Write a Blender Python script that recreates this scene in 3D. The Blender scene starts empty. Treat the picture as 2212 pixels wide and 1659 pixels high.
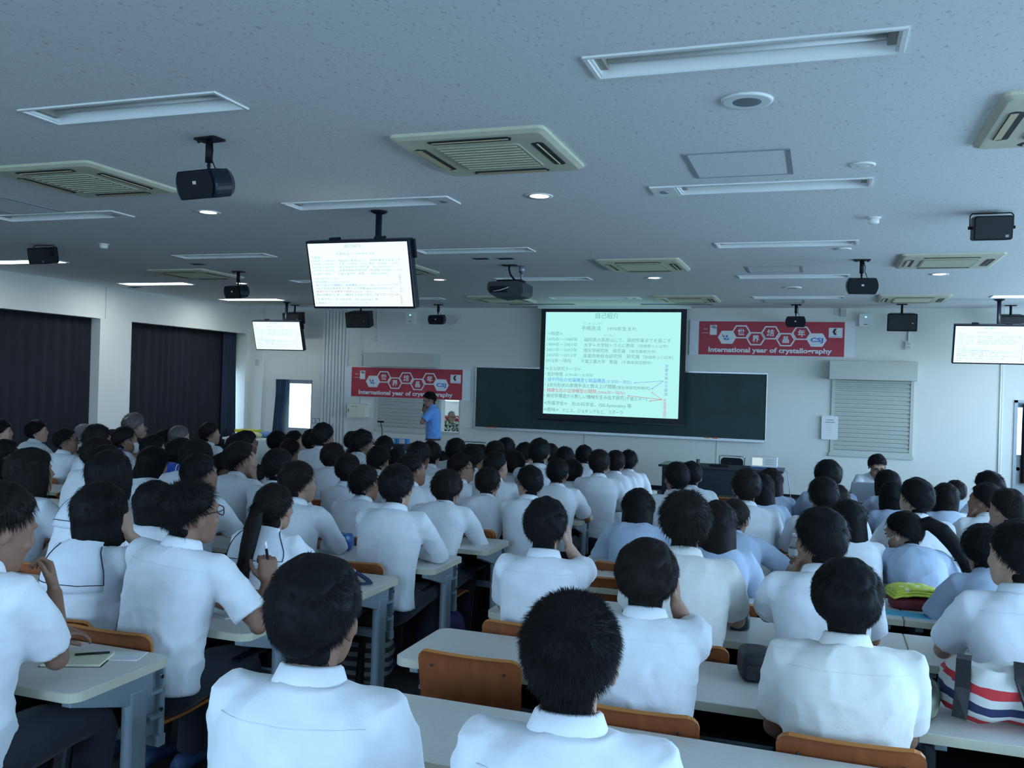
import bpy, bmesh, math, random
from mathutils import Vector, Matrix, Euler, noise
from mathutils.bvhtree import BVHTree

R = math.radians
scene = bpy.context.scene
COL = scene.collection
random.seed(11)

# ------------------------------------------------------------------ camera, world, exposure
CAM_H = 1.85
cam_data = bpy.data.cameras.new('camera')
cam_data.sensor_width = 36.0
cam_data.lens = 36.0 * 1930.0 / 2212.0
cam_data.clip_start = 0.05
cam_data.clip_end = 200
cam = bpy.data.objects.new('camera', cam_data)
COL.objects.link(cam)
cam.matrix_world = (Matrix.Translation((0, 0, CAM_H)) @ Matrix.Rotation(R(19.1), 4, 'Z')
                    @ Matrix.Rotation(R(90), 4, 'X') @ Matrix.Rotation(R(1.76), 4, 'Z'))
scene.camera = cam

world = bpy.data.worlds.new('World')
scene.world = world
world.use_nodes = True
_wn = world.node_tree; _bg = _wn.nodes['Background']
_tc = _wn.nodes.new('ShaderNodeTexCoord'); _sx = _wn.nodes.new('ShaderNodeSeparateXYZ'); _rp = _wn.nodes.new('ShaderNodeValToRGB')
_rp.color_ramp.elements[0].position = .49; _rp.color_ramp.elements[0].color = (.28, .44, .60, 1)     # ground outside
_rp.color_ramp.elements[1].position = .51; _rp.color_ramp.elements[1].color = (.45, .71, 1.0, 1)      # overcast, bluish sky
_mr = _wn.nodes.new('ShaderNodeMapRange'); _mr.inputs['From Min'].default_value = -1; _mr.inputs['From Max'].default_value = 1
_wn.links.new(_tc.outputs['Generated'], _sx.inputs[0]); _wn.links.new(_sx.outputs['Z'], _mr.inputs['Value'])
_wn.links.new(_mr.outputs[0], _rp.inputs['Fac']); _wn.links.new(_rp.outputs['Color'], _bg.inputs['Color'])
_bg.inputs['Strength'].default_value = 14.5

scene.view_settings.view_transform = 'Standard'
scene.view_settings.look = 'None'
scene.view_settings.gamma = 1.0
scene.view_settings.use_curve_mapping = False
scene.view_settings.exposure = 0.0
scene.cycles.use_denoising = True
scene.cycles.max_bounces = 8
scene.cycles.diffuse_bounces = 6
scene.cycles.glossy_bounces = 2
scene.cycles.transmission_bounces = 4
scene.cycles.caustics_reflective = False
scene.cycles.caustics_refractive = False
scene.cycles.sample_clamp_indirect = 4.0

# room dimensions (metres); the camera stands at x = 0, y = 0
XL, XR, YB, YF, ZC = -11.75, 5.2, -3.6, 16.4, 3.33
def floor_z(y):                       # the floor falls gently towards the blackboard
    return max(0.0, 0.16 * (1 - y / 11.0))

# window openings of the right-hand wall (never in view, they light the room)
WIN_Y = [(-3.0, -0.4), (0.2, 2.8), (3.4, 6.0), (6.6, 9.2), (9.8, 12.4), (13.0, 15.4)]
WIN_Z = (0.95, 2.75)
WIN_BX = [(-9.6, -7.4), (-6.2, -4.0), (-2.8, -0.6)]          # windows of the back wall, behind the camera
for (x0, x1) in WIN_BX:
    ld = bpy.data.lights.new('window_portal', 'AREA'); ld.shape = 'RECTANGLE'; ld.size = x1 - x0; ld.size_y = WIN_Z[1] - WIN_Z[0]; ld.cycles.is_portal = True
    lo = bpy.data.objects.new('window_portal', ld); COL.objects.link(lo)
    lo.matrix_world = Matrix.Translation(((x0 + x1) / 2, YB - .10, sum(WIN_Z) / 2)) @ Matrix.Rotation(R(-90), 4, 'X')
for (y0, y1) in WIN_Y:
    ld = bpy.data.lights.new('window_portal', 'AREA')
    ld.shape = 'RECTANGLE'; ld.size = y1 - y0; ld.size_y = WIN_Z[1] - WIN_Z[0]
    ld.cycles.is_portal = True
    lo = bpy.data.objects.new('window_portal', ld); COL.objects.link(lo)
    lo.matrix_world = (Matrix.Translation((XR + 0.10, (y0 + y1) / 2, sum(WIN_Z) / 2)) @ Matrix.Rotation(R(90), 4, 'Z')
                       @ Matrix.Rotation(R(90), 4, 'X') )

# ------------------------------------------------------------------ materials
def new_mat(name):
    m = bpy.data.materials.new(name); m.use_nodes = True
    nt = m.node_tree
    return m, nt, nt.nodes['Principled BSDF']

def mat(name, col, rough=0.6, metal=0.0, var=0.0, scale=20.0, bump=0.0, bscale=60.0, spec=0.5, emit=None, estr=0.0, sheen=0.0):
    m, nt, b = new_mat(name)
    b.inputs['Base Color'].default_value = (*col, 1)
    b.inputs['Roughness'].default_value = rough
    b.inputs['Metallic'].default_value = metal
    b.inputs['Specular IOR Level'].default_value = spec
    if sheen: b.inputs['Sheen Weight'].default_value = sheen
    if emit:
        b.inputs['Emission Color'].default_value = (*emit, 1)
        b.inputs['Emission Strength'].default_value = estr
    if var or bump:
        tc = nt.nodes.new('ShaderNodeTexCoord')
    if var:
        n = nt.nodes.new('ShaderNodeTexNoise'); n.inputs['Scale'].default_value = scale; n.inputs['Detail'].default_value = 4
        r = nt.nodes.new('ShaderNodeValToRGB')
        r.color_ramp.elements[0].position = .3; r.color_ramp.elements[1].position = .7
        r.color_ramp.elements[0].color = (*[c * (1 - var) for c in col], 1)
        r.color_ramp.elements[1].color = (*[min(1, c * (1 + var)) for c in col], 1)
        nt.links.new(tc.outputs['Object'], n.inputs['Vector']); nt.links.new(n.outputs['Fac'], r.inputs['Fac'])
        nt.links.new(r.outputs['Color'], b.inputs['Base Color'])
    if bump:
        n2 = nt.nodes.new('ShaderNodeTexNoise'); n2.inputs['Scale'].default_value = bscale; n2.inputs['Detail'].default_value = 3
        bp = nt.nodes.new('ShaderNodeBump'); bp.inputs['Strength'].default_value = bump; bp.inputs['Distance'].default_value = 0.01
        nt.links.new(tc.outputs['Object'], n2.inputs['Vector']); nt.links.new(n2.outputs['Fac'], bp.inputs['Height'])
        nt.links.new(bp.outputs['Normal'], b.inputs['Normal'])
    return m

def ramp_mat(name, tex, stops, rough=0.6, vscale=(1, 1, 1), **tex_in):
    """texture -> colour ramp -> base colour, in object coordinates"""
    m, nt, b = new_mat(name)
    b.inputs['Roughness'].default_value = rough
    tc = nt.nodes.new('ShaderNodeTexCoord'); mp = nt.nodes.new('ShaderNodeMapping'); mp.inputs['Scale'].default_value = vscale
    t = nt.nodes.new(tex)
    for k, v in tex_in.items():
        if k in t.inputs: t.inputs[k].default_value = v
        else: setattr(t, k, v)
    r = nt.nodes.new('ShaderNodeValToRGB')
    els = r.color_ramp.elements
    while len(els) < len(stops): els.new(0.5)
    for e, (p, c) in zip(els, stops): e.position = p; e.color = (*c, 1)
    nt.links.new(tc.outputs['Object'], mp.inputs['Vector']); nt.links.new(mp.outputs['Vector'], t.inputs['Vector'])
    out = t.outputs['Fac'] if 'Fac' in t.outputs else t.outputs[0]
    nt.links.new(out, r.inputs['Fac']); nt.links.new(r.outputs['Color'], b.inputs['Base Color'])
    return m

def glow(name, col, s):
    m = bpy.data.materials.new(name); m.use_nodes = True
    nt = m.node_tree; nt.nodes.remove(nt.nodes['Principled BSDF'])
    e = nt.nodes.new('ShaderNodeEmission'); e.inputs['Color'].default_value = (*col, 1); e.inputs['Strength'].default_value = s
    nt.links.new(e.outputs[0], nt.nodes['Material Output'].inputs['Surface'])
    return m

M = {}
M['wall'] = mat('wall_paint', (.72, .73, .68), .8, var=.02, scale=1.5, bump=.12, bscale=180)
M['wall2'] = mat('wall_panel', (.72, .75, .73), .6, var=.03, scale=2)
M['white'] = mat('white_enamel', (.86, .88, .86), .4)
M['cream'] = mat('cream_plastic', (.62, .61, .46), .5, var=.05, scale=6)
M['cream_d'] = mat('cream_grille', (.40, .41, .31), .6)
M['bone'] = mat('bone_enamel', (.78, .77, .62), .5)
M['tan'] = mat('tan_flap', (.52, .43, .26), .5)
M['dark'] = mat('dark_gap', (.012, .013, .016), .6)
M['black'] = mat('black_plastic', (.010, .011, .015), .5, spec=.2)
M['blackg'] = mat('black_gloss', (.010, .013, .026), .35, spec=.3)
M['steel'] = mat('grey_steel', (.33, .38, .42), .4, metal=.3)
M['chrome'] = mat('chrome', (.75, .77, .8), .18, metal=1)
M['alu'] = mat('aluminium', (.62, .65, .66), .35, metal=.8)
M['board'] = mat('chalkboard_green', (.008, .035, .033), .55, var=.2, scale=3)
M['shutter'] = mat('shutter_grey', (.44, .46, .42), .5, var=.04, scale=4)
M['hood'] = mat('hood_grey', (.52, .54, .49), .55)
M['desk'] = mat('desk_laminate', (.68, .66, .63), .35, var=.05, scale=90)
M['edge'] = mat('desk_edge_band', (.56, .54, .42), .4)
M['leg'] = mat('desk_leg_steel', (.30, .37, .42), .4, metal=.2)
M['paper'] = mat('paper', (.78, .80, .80), .7)
M['red'] = mat('banner_red', (.46, .035, .06), .5, var=.06, scale=5)
M['bwhite'] = mat('banner_white', (.78, .80, .82), .5)
M['bblue'] = mat('banner_blue', (.06, .16, .60), .5)
M['bblack'] = mat('banner_black', (.02, .02, .03), .5)
M['byellow'] = mat('banner_yellow', (.75, .55, .08), .5)
M['screen_black'] = mat('screen_border', (.006, .009, .016), .6)
M['tabletop'] = mat('black_table', (.016, .022, .035), .4)
M['door'] = mat('door_paint', (.40, .45, .47), .5)
M['glass_frost'] = mat('ink_dark', (.05, .06, .07), .5)
M['sock'] = mat('lamp_socket', (.35, .33, .28), .5)
M['lamp_on'] = glow('fluorescent_on', (.88, .96, 1.0), 26.0)
M['down_on'] = glow('downlight_on', (1.0, .84, .66), 5.0)
M['led'] = glow('led_green', (.15, 1.0, .65), 4.0)
M['silver'] = mat('silver_grille', (.30, .34, .38), .45, metal=.6)
M['curtain'] = mat('curtain_navy', (.005, .006, .013), .9, var=.2, scale=3)
M['curtain_c'] = mat('curtain_navy_lit', (.010, .018, .040), .85, var=.2, scale=3)  # same navy cloth, light on the corner edge painted in as bluer colour
M['curtain_b'] = mat('curtain_blue', (.045, .085, .15), .8, var=.2, scale=3)
M['wood'] = ramp_mat('plywood_orange', 'ShaderNodeTexNoise', [(.25, (.21, .058, .018)), (.55, (.28, .080, .026)), (.8, (.33, .100, .032))], .42, (6, 6, 1.0), Scale=5.0, Detail=5.0)
M['wood_e'] = mat('plywood_edge', (.42, .16, .04), .4)
M['carpet'] = ramp_mat('carpet_brown', 'ShaderNodeTexNoise', [(.3, (.016, .013, .013)), (.55, (.045, .036, .034)), (.8, (.10, .085, .08))],
                       .95, Scale=120.0, Detail=2.0)
M['ceil'] = ramp_mat('acoustic_board', 'ShaderNodeTexNoise', [(.0, (.50, .52, .54)), (.33, (.60, .62, .64)), (.385, (.80, .82, .82)), (1, (.84, .86, .85))],
                     .9, (1.0, .55, 1), Scale=58.0, Detail=2.5, Roughness=.55, Distortion=.8)

# ------------------------------------------------------------------ object helpers
def tag(o, label=None, cat=None, group=None, kind=None):
    if label: o['label'] = label
    if cat: o['category'] = cat
    if group: o['group'] = group
    if kind: o['kind'] = kind
    return o

def empty(name, loc=(0, 0, 0), rz=0.0, label=None, cat=None, group=None, parent=None):
    o = bpy.data.objects.new(name, None); COL.objects.link(o)
    o.empty_display_size = .1
    o.location = loc; o.rotation_euler = (0, 0, rz)
    if parent: o.parent = parent
    return tag(o, label, cat, group)

def link_mesh(name, me, m=None, parent=None, loc=None):
    o = bpy.data.objects.new(name, me); COL.objects.link(o)
    if m is not None:
        if len(me.materials) == 0: me.materials.append(m)
        else:
            o.material_slots[0].link = 'OBJECT'; o.material_slots[0].material = m
    if parent is not None: o.parent = parent
    if loc is not None: o.location = loc
    return o

class MB:
    """collects shapes; build() links them as ONE mesh object"""
    def __init__(s): s.v = []; s.f = []
    def add(s, vs, fs):
        n = len(s.v); s.v += [tuple(v) for v in vs]; s.f += [tuple(i + n for i in f) for f in fs]; return s
    def box(s, x0, y0, z0, x1, y1, z1, mx=None):
        vs = [(x, y, z) for z in (z0, z1) for y in (y0, y1) for x in (x0, x1)]
        if mx is not None: vs = [mx @ Vector(v) for v in vs]
        return s.add(vs, [(0, 2, 3, 1), (4, 5, 7, 6), (0, 1, 5, 4), (2, 6, 7, 3), (0, 4, 6, 2), (1, 3, 7, 5)])
    def prism(s, poly, a, b, axis='z', mx=None):
        n = len(poly)
        def P(p, h):
            q = (p[0], p[1], h) if axis == 'z' else ((p[0], h, p[1]) if axis == 'y' else (h, p[0], p[1]))
            return mx @ Vector(q) if mx is not None else q
        vs = [P(p, a) for p in poly] + [P(p, b) for p in poly]
        fs = [tuple(range(n))[::-1], tuple(range(n, 2 * n))] + [(i, (i + 1) % n, n + (i + 1) % n, n + i) for i in range(n)]
        return s.add(vs, fs)
    def tube(s, pts, rad, n=10, flat=None, cap=True):
        """swept tube; rad number or list; flat = list of (side, normal) half widths with a fixed up"""
        pts = [Vector(p) for p in pts]
        k = len(pts)
        if not isinstance(rad, (list, tuple)): rad = [rad] * k
        rings = []
        t0 = (pts[1] - pts[0]).normalized()
        u = t0.orthogonal().normalized()
        for i, p in enumerate(pts):
            t = ((pts[min(i + 1, k - 1)] - pts[i]).normalized() + (pts[i] - pts[max(i - 1, 0)]).normalized())
            t = t.normalized() if t.length > 1e-6 else t0
            u = (u - t * u.dot(t)).normalized(); w = t.cross(u)
            r = rad[i]
            rings.append([p + (u * math.cos(2 * math.pi * j / n) + w * math.sin(2 * math.pi * j / n)) * r for j in range(n)])
        return s.loft(rings, cap)
    def loft(s, rings, cap=True):
        n = len(rings[0]); vs = [v for r in rings for v in r]; fs = []
        for i in range(len(rings) - 1):
            for j in range(n):
                a, b = i * n + j, i * n + (j + 1) % n
                fs.append((a, b, b + n, a + n))
        if cap:
            fs.append(tuple(range(n))[::-1]); L = (len(rings) - 1) * n; fs.append(tuple(range(L, L + n)))
        return s.add(vs, fs)
    def lathe(s, prof, n=24, mx=None, cap=True):
        rings = [[(r * math.cos(2 * math.pi * j / n), r * math.sin(2 * math.pi * j / n), z) for j in range(n)] for r, z in prof]
        if mx is not None: rings = [[mx @ Vector(v) for v in r] for r in rings]
        return s.loft(rings, cap)
    def ball(s, c, r, n=14, m=9, mx=None):
        c = Vector(c); rr = Vector(r) if hasattr(r, '__len__') else Vector((r, r, r))
        rings = []
        for i in range(m + 1):
            a = -math.pi / 2 + math.pi * (i + .02) / (m + .04)
            ring = []
            for j in range(n):
                b = 2 * math.pi * j / n
                q = Vector((rr.x * math.cos(a) * math.cos(b), rr.y * math.cos(a) * math.sin(b), rr.z * math.sin(a)))
                if mx is not None: q = mx @ q
                ring.append(c + q)
            rings.append(ring)
        return s.loft(rings)
    def mesh(s, name, smooth=False):
        me = bpy.data.meshes.new(name); me.from_pydata([tuple(v) for v in s.v], [], s.f)
        bm = bmesh.new(); bm.from_mesh(me); bmesh.ops.recalc_face_normals(bm, faces=bm.faces[:]); bm.to_mesh(me); bm.free()
        if smooth:
            for p in me.polygons: p.use_smooth = True
        return me
    def build(s, name, m, parent=None, smooth=False, bevel=0.0, seg=2, loc=None):
        me = s.mesh(name, smooth)
        if bevel:
            bm = bmesh.new(); bm.from_mesh(me)
            ed = [e for e in bm.edges if len(e.link_faces) == 2 and e.calc_face_angle(0) > .5]
            bmesh.ops.bevel(bm, geom=ed, offset=bevel, segments=seg, affect='EDGES', clamp_overlap=True, profile=.5)
            bm.to_mesh(me); bm.free()
        return link_mesh(name, me, m, parent, loc)

def rrect(x0, y0, x1, y1, r, n=5):
    pts = []
    for cx, cy, a0 in ((x1 - r, y0 + r, -90), (x1 - r, y1 - r, 0), (x0 + r, y1 - r, 90), (x0 + r, y0 + r, 180)):
        for i in range(n + 1):
            a = R(a0 + 90 * i / n); pts.append((cx + r * math.cos(a), cy + r * math.sin(a)))
    return pts

def dup(o, parent=None):
    c = o.copy(); COL.objects.link(c)
    if parent is not None: c.parent = parent
    for ch in o.children: dup(ch, c)
    return c

def text_mesh(txt, size=1.0, width=None, bold=0.0, align='LEFT', depth=0.0, vertical=False):
    cu = bpy.data.curves.new('text_curve', 'FONT')
    cu.body = '\n'.join(txt) if vertical else txt
    cu.size = size; cu.offset = bold * size; cu.extrude = depth; cu.align_x = align; cu.resolution_u = 2
    if vertical: cu.space_line = .78
    ob = bpy.data.objects.new('text_tmp', cu); COL.objects.link(ob)
    bpy.context.view_layer.update()
    dg = bpy.context.evaluated_depsgraph_get()
    me = bpy.data.meshes.new_from_object(ob.evaluated_get(dg), depsgraph=dg)
    bpy.data.objects.remove(ob); bpy.data.curves.remove(cu)
    if width and len(me.vertices):
        xs = [v.co.x for v in me.vertices]; x0, w = min(xs), max(xs) - min(xs)
        for v in me.vertices: v.co.x = (v.co.x - x0) * width / max(w, 1e-6)
    me.materials.clear()
    return me

ORD = ['zeroth', 'first', 'second', 'third', 'fourth', 'fifth', 'sixth', 'seventh', 'eighth', 'ninth', 'tenth', 'eleventh', 'twelfth', 'thirteenth', 'fourteenth', 'fifteenth', 'sixteenth', 'seventeenth', 'eighteenth', 'nineteenth', 'twentieth']
# ================================================================== ROOM SHELL
def struct(o): return tag(o, kind='structure')

# floor: sloped part and flat front
mb = MB()
_ys = [YB, -1, 2, 5, 8, 11, YF + .25]
vs = []; fs = []
for i, y in enumerate(_ys):
    for x in (XL - .5, XR + .3): vs.append((x, y, floor_z(y)))
n0 = len(vs)
for (x, y, z) in vs[:]: vs.append((x, y, z - .25))
for i in range(len(_ys) - 1):
    a = 2 * i; fs += [(a, a + 1, a + 3, a + 2), (n0 + a, n0 + a + 2, n0 + a + 3, n0 + a + 1)]
struct(mb.add(vs, fs).build('floor', M['carpet']))

# light positions (grid) and the ceiling with real recesses for them
LIGHTS = []   # x centre, y centre, lit, panel side
for xi, xc in enumerate((-.385, -3.71, -7.05, -10.45)):
    for yi, yc in enumerate((4.03, 6.67, 9.29, 11.9, 14.52)):
        lit = (xi == 3 and yi >= 2)
        side = {(0, 1): -1, (1, 1): 1, (2, 1): 1, (1, 4): 1}.get((xi, yi), 0)
        if xi == 3 and yi < 2: continue
        LIGHTS.append((xc, yc + (.12 if xi == 3 else 0), lit, side))
LIGHTS.append((2.95, 14.45, True, 0))
LW, LD = 1.31, .26
holes = [(xc - LW / 2, yc - LD / 2, xc + LW / 2, yc + LD / 2) for xc, yc, _, _ in LIGHTS]
DOWN = [(-5.32, 6.77), (-2.13, 6.67), (-5.28, 11.88), (-2.16, 11.91), (1.3, 11.83), (-8.83, 12.1)]
xs = sorted({XL - .5, XR + .3} | {h[0] for h in holes} | {h[2] for h in holes})
ys = sorted({YB - .2, YF + .25} | {h[1] for h in holes} | {h[3] for h in holes})
mb = MB()
for i in range(len(xs) - 1):
    for j in range(len(ys) - 1):
        cx, cy = (xs[i] + xs[i + 1]) / 2, (ys[j] + ys[j + 1]) / 2
        if any(h[0] < cx < h[2] and h[1] < cy < h[3] for h in holes): continue
        mb.add([(xs[i], ys[j], ZC), (xs[i + 1], ys[j], ZC), (xs[i + 1], ys[j + 1], ZC), (xs[i], ys[j + 1], ZC)], [(0, 3, 2, 1)])
mb.box(XL - .5, YB - .2, ZC + .13, XR + .3, YF + .25, ZC + .3)
struct(mb.build('ceiling', M['ceil']))

# front wall with door, booth window and openings
T = .2
def wall_y(name, y0, y1, x0, x1, z0, z1, ops, m):
    mb = MB()
    xs = sorted({x0, x1} | {v for o in ops for v in o[:2]}); zs = sorted({z0, z1} | {v for o in ops for v in o[2:]})
    for i in range(len(xs) - 1):
        for j in range(len(zs) - 1):
            cx, cz = (xs[i] + xs[i + 1]) / 2, (zs[j] + zs[j + 1]) / 2
            if any(o[0] < cx < o[1] and o[2] < cz < o[3] for o in ops): continue
            mb.box(xs[i], y0, zs[j], xs[i + 1], y1, zs[j + 1])
    return struct(mb.build(name, m))
DOOR1 = (-10.93, -10.13, 0.0, 1.80)
BOOTH = (-7.16, -6.77, .86, 1.56)
DOOR2 = (3.02, 3.85, 0.0, 1.80)
wall_y('wall_front', YF, YF + T, XL - .5, XR + .2, 0, ZC + .2, [DOOR1, BOOTH, DOOR2], M['wall'])
wall_y('wall_back', YB - T, YB, XL - .3, XR + .2, 0, ZC + .2, [(x0, x1, *WIN_Z) for x0, x1 in WIN_BX], M['wall'])

# right wall with the window row (out of view)
mb = MB()
ys = sorted({YB, YF} | {v for o in WIN_Y for v in o}); zs = [0, WIN_Z[0], WIN_Z[1], ZC + .2]
for i in range(len(ys) - 1):
    for j in range(3):
        cy = (ys[i] + ys[i + 1]) / 2
        if j == 1 and any(a < cy < b for a, b in WIN_Y): continue
        mb.box(XR, ys[i], zs[j], XR + T, ys[i + 1], zs[j + 1])
struct(mb.build('wall_right', M['wall']))

# left wall: lintel, pillars, two deep curtained recesses
REC = [(5.2, 8.55), (9.0, 12.2), (12.94, 16.33)]
REC_Z = 2.76; RD = .34
mb = MB()
mb.box(XL - T - RD, YB, REC_Z, XL, YF, ZC + .2)
prev = YB
for a, b in REC:
    mb.box(XL - T - RD, prev, 0, XL, a, REC_Z); prev = b
mb.box(XL - T - RD, prev, 0, XL, YF, REC_Z)
mb.box(XL - RD - T, 5.0, 0, XL - RD, 16.10, REC_Z)
mb.box(XL - RD - T, 16.10, 0, XL - RD, 16.40, .45)
mb.box(XL - RD - T, 16.10, 1.95, XL - RD, 16.40, REC_Z)
struct(mb.build('wall_left', M['wall']))
mb = MB()
mb.box(XL - .02, YB, ZC - .02, XL + .012, YF, ZC)
struct(mb.build('trim_1', M['wall2']))
mb = MB(); mb.box(XL - .004, 12.30, REC_Z, XL + .006, 12.315, ZC)
struct(mb.build('trim_2', M['hood']))
# dark skirting of the front wall
mb = MB()
for a, b in ((-10.1, 2.95),): mb.box(a, YF - .012, 0, b, YF, .07)
struct(mb.build('baseboard_front', M['black']))
# wall panel joints of the front wall
for k, (x, z0, z1) in enumerate(((-4.2, .07, .95), (2.80, .07, ZC), (-1.75, .07, .95))):
    mb = MB(); mb.box(x - .008, YF - .006, z0, x + .008, YF, z1)
    struct(mb.build('trim_%d' % (k + 3), M['hood'] if k != 1 else M['white']))

# ------------------------------------------------------------------ curtains
def curtain(name, y0, y1, z0, z1, m, label, amp=.022, per=.21, x=XL - .2, flare=0.0, ny=None, group=None):
    ny = ny or int((y1 - y0) / .022); nz = 10
    mb = MB(); vs = []; fs = []
    for side in (0, 1):
        for k in range(nz + 1):
            w = k / nz
            z = z1 + (z0 - z1) * w
            for j in range(ny + 1):
                u = j / ny
                y = y0 + (y1 - y0) * u
                ph = 2 * math.pi * y / per + 1.7 * math.sin(y * 3.1) + .5 * math.sin(y * 9)
                a = amp * (.55 + .45 * w) * (.75 + .35 * math.sin(y * 2.3))
                xx = x + a * math.sin(ph) + flare * max(0, (u - .72) / .28) ** 2 * max(0, (w - .25) / .75)
                yy = y - flare * .55 * max(0, (u - .72) / .28) * max(0, (w - .3) / .7)
                vs.append((xx + side * .006, yy, z))
    n = (nz + 1) * (ny + 1)
    for s in (0, 1):
        for k in range(nz):
            for j in range(ny):
                a = s * n + k * (ny + 1) + j
                q = (a, a + 1, a + ny + 2, a + ny + 1); fs.append(q if s else q[::-1])
    rim = [(k * (ny + 1), (k + 1) * (ny + 1)) for k in range(nz)] + [((k + 1) * (ny + 1) - 1, (k + 2) * (ny + 1) - 1) for k in range(nz)]
    rim += [(j, j + 1) for j in range(ny)] + [(nz * (ny + 1) + j, nz * (ny + 1) + j + 1) for j in range(ny)]
    for a, b in rim: fs.append((a, b, b + n, a + n))
    return tag(mb.add(vs, fs).build(name, m, smooth=True), label, 'curtain', group)

curtain('blackout_curtain', 5.2, 8.55, .06, REC_Z + .05, M['curtain'], 'dark navy blackout curtain in the window bay furthest from the blackboard')
curtain('blackout_curtain', 9.0, 12.19, .06, REC_Z + .05, M['curtain'], 'dark navy blackout curtain in the middle window bay beside the white pillar')
curtain('blackout_curtain', 12.95, 16.10, .06, REC_Z + .05, M['curtain'], 'dark navy blackout curtain in the window bay next to the front wall')
curtain('blackout_curtain', 15.72, 16.16, .25, REC_Z + .02, M['curtain_c'], 'navy curtain edge painted bluer as if lit, pulled aside near the front corner', x=XL - .13, flare=.10, per=.11, amp=.025)

# ------------------------------------------------------------------ ceiling lights
def make_light(xc, yc, lit, side, label):
    t = empty('ceiling_light', (xc, yc, ZC), 0, label, 'ceiling light', 'recessed fluorescent lights')
    w, d = LW / 2, LD / 2
    f = MB()   # frame lip, slightly proud of the ceiling
    for (x0, y0, x1, y1) in ((-w - .02, -d - .02, w + .02, -d), (-w - .02, d, w + .02, d + .02), (-w - .02, -d, -w, d), (w, -d, w + .02, d)):
        f.box(x0, y0, -.010, x1, y1, .005)
    f.build('frame', M['white'], t)
    r = MB()   # trapezoid reflector with a central ridge
    prof = [(-d, 0), (-d * .78, .075), (-.02, .075), (0, .035), (.02, .075), (d * .78, .075), (d, 0), (d, .09), (-d, .09)]
    r.prism(prof, -w, w, 'x')
    r.box(-w, -d, 0, -w + .012, d, .09); r.box(w - .012, -d, 0, w, d, .09)
    r.build('reflector', M['white'], t)
    if lit:
        p = MB(); p.prism(rrect(-w + .015, -d + .015, w - .015, d - .015, .02), .004, .018)
        p.build('diffuser', M['lamp_on'], t)
    else:
        for s in (-1, 1):
            p = MB(); p.tube([(-w + .05, s * .06, .045), (w - .05, s * .06, .045)], .013, 10); p.build('tube', M['white'], t, smooth=True)
        for s in (-1, 1):
            p = MB(); p.box(s * (w - .03) - .018, -.085, .015, s * (w - .03) + .018, .085, .07); p.build('socket', M['sock'], t)
    if side:
        p = MB(); a, b = (w + .02, w + .20) if side > 0 else (-w - .20, -w - .02)
        p.box(a, -d - .02, -.012, b, d + .02, .004); q = p.build('emergency_panel', M['white'], t)
        p = MB(); p.lathe([(.03, -.02), (.035, -.012), (.035, -.010)], 16, Matrix.Translation(((a + b) / 2, 0, 0))); p.build('sensor', M['silver'], q)
    return t
for i, (xc, yc, lit, side) in enumerate(LIGHTS):
    colname = {-.385: 'by the ceiling speakers', -3.71: 'over the centre aisle', -7.05: 'over the curtain-side desks', -10.45: 'beside the curtain wall', 2.95: 'by the far door'}[xc]
    rowi = 5 - min(range(5), key=lambda k: abs((4.03, 6.67, 9.29, 11.9, 14.52)[k] - yc))
    make_light(xc, yc, lit, side, '%s recessed strip light %s, %s row from the blackboard wall' % ('glowing' if lit else 'unlit white', colname, ORD[rowi]))

# ------------------------------------------------------------------ downlights, round speakers, panels, detectors
for i, (x, y) in enumerate(DOWN):
    t = empty('downlight', (x, y, ZC), 0, 'glowing round warm downlight set in the ceiling %s' % (
        ['beside the near hanging speaker', 'just past the central cream air conditioner', 'behind the large hanging television', 'in front of the projection screen',
         'beside the cream unit by the hanging speaker', 'behind the small black speaker near the curtains'][i]), 'downlight', 'warm downlights')
    p = MB(); p.lathe([(.075, -.004), (.105, -.008), (.108, 0), (.075, 0)], 28, cap=False); p.build('trim_ring', M['white'], t, smooth=True)
    p = MB(); p.lathe([(.001, -.0035), (.078, -.003), (.078, .0), (.001, .0)], 28); p.build('lamp', M['down_on'], t)
for (x, y, r, m, lab, nm) in ((-.4, 4.67, .125, 'silver', 'large round silver ceiling speaker beside the big recessed light', 'ceiling_speaker'),
                      (-.43, 13.17, .125, 'silver', 'small-looking round silver ceiling speaker near the red banner', 'ceiling_speaker'),
                      (.21, 6.15, .075, 'white', 'flat round white ceiling cap beside the grey-edged hatch', 'blank_cover'),
                      (.17, 9.68, .075, 'white', 'flat round white ceiling cap behind the slim light', 'blank_cover')):
    t = empty(nm, (x, y, ZC), 0, lab, 'ceiling speaker' if m == 'silver' else 'ceiling cap')
    p = MB(); p.lathe([(r * .9, -.012), (r, -.012), (r * 1.05, 0), (r * .9, 0)], 32); p.build('rim', M['white'], t, smooth=True)
    p = MB(); p.lathe([(.001, -.014), (r * .5, -.013), (r * .9, -.008), (r * .9, 0), (.001, 0)], 32); p.build('grille' if m == 'silver' else 'cover', M[m], t, smooth=True)
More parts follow.
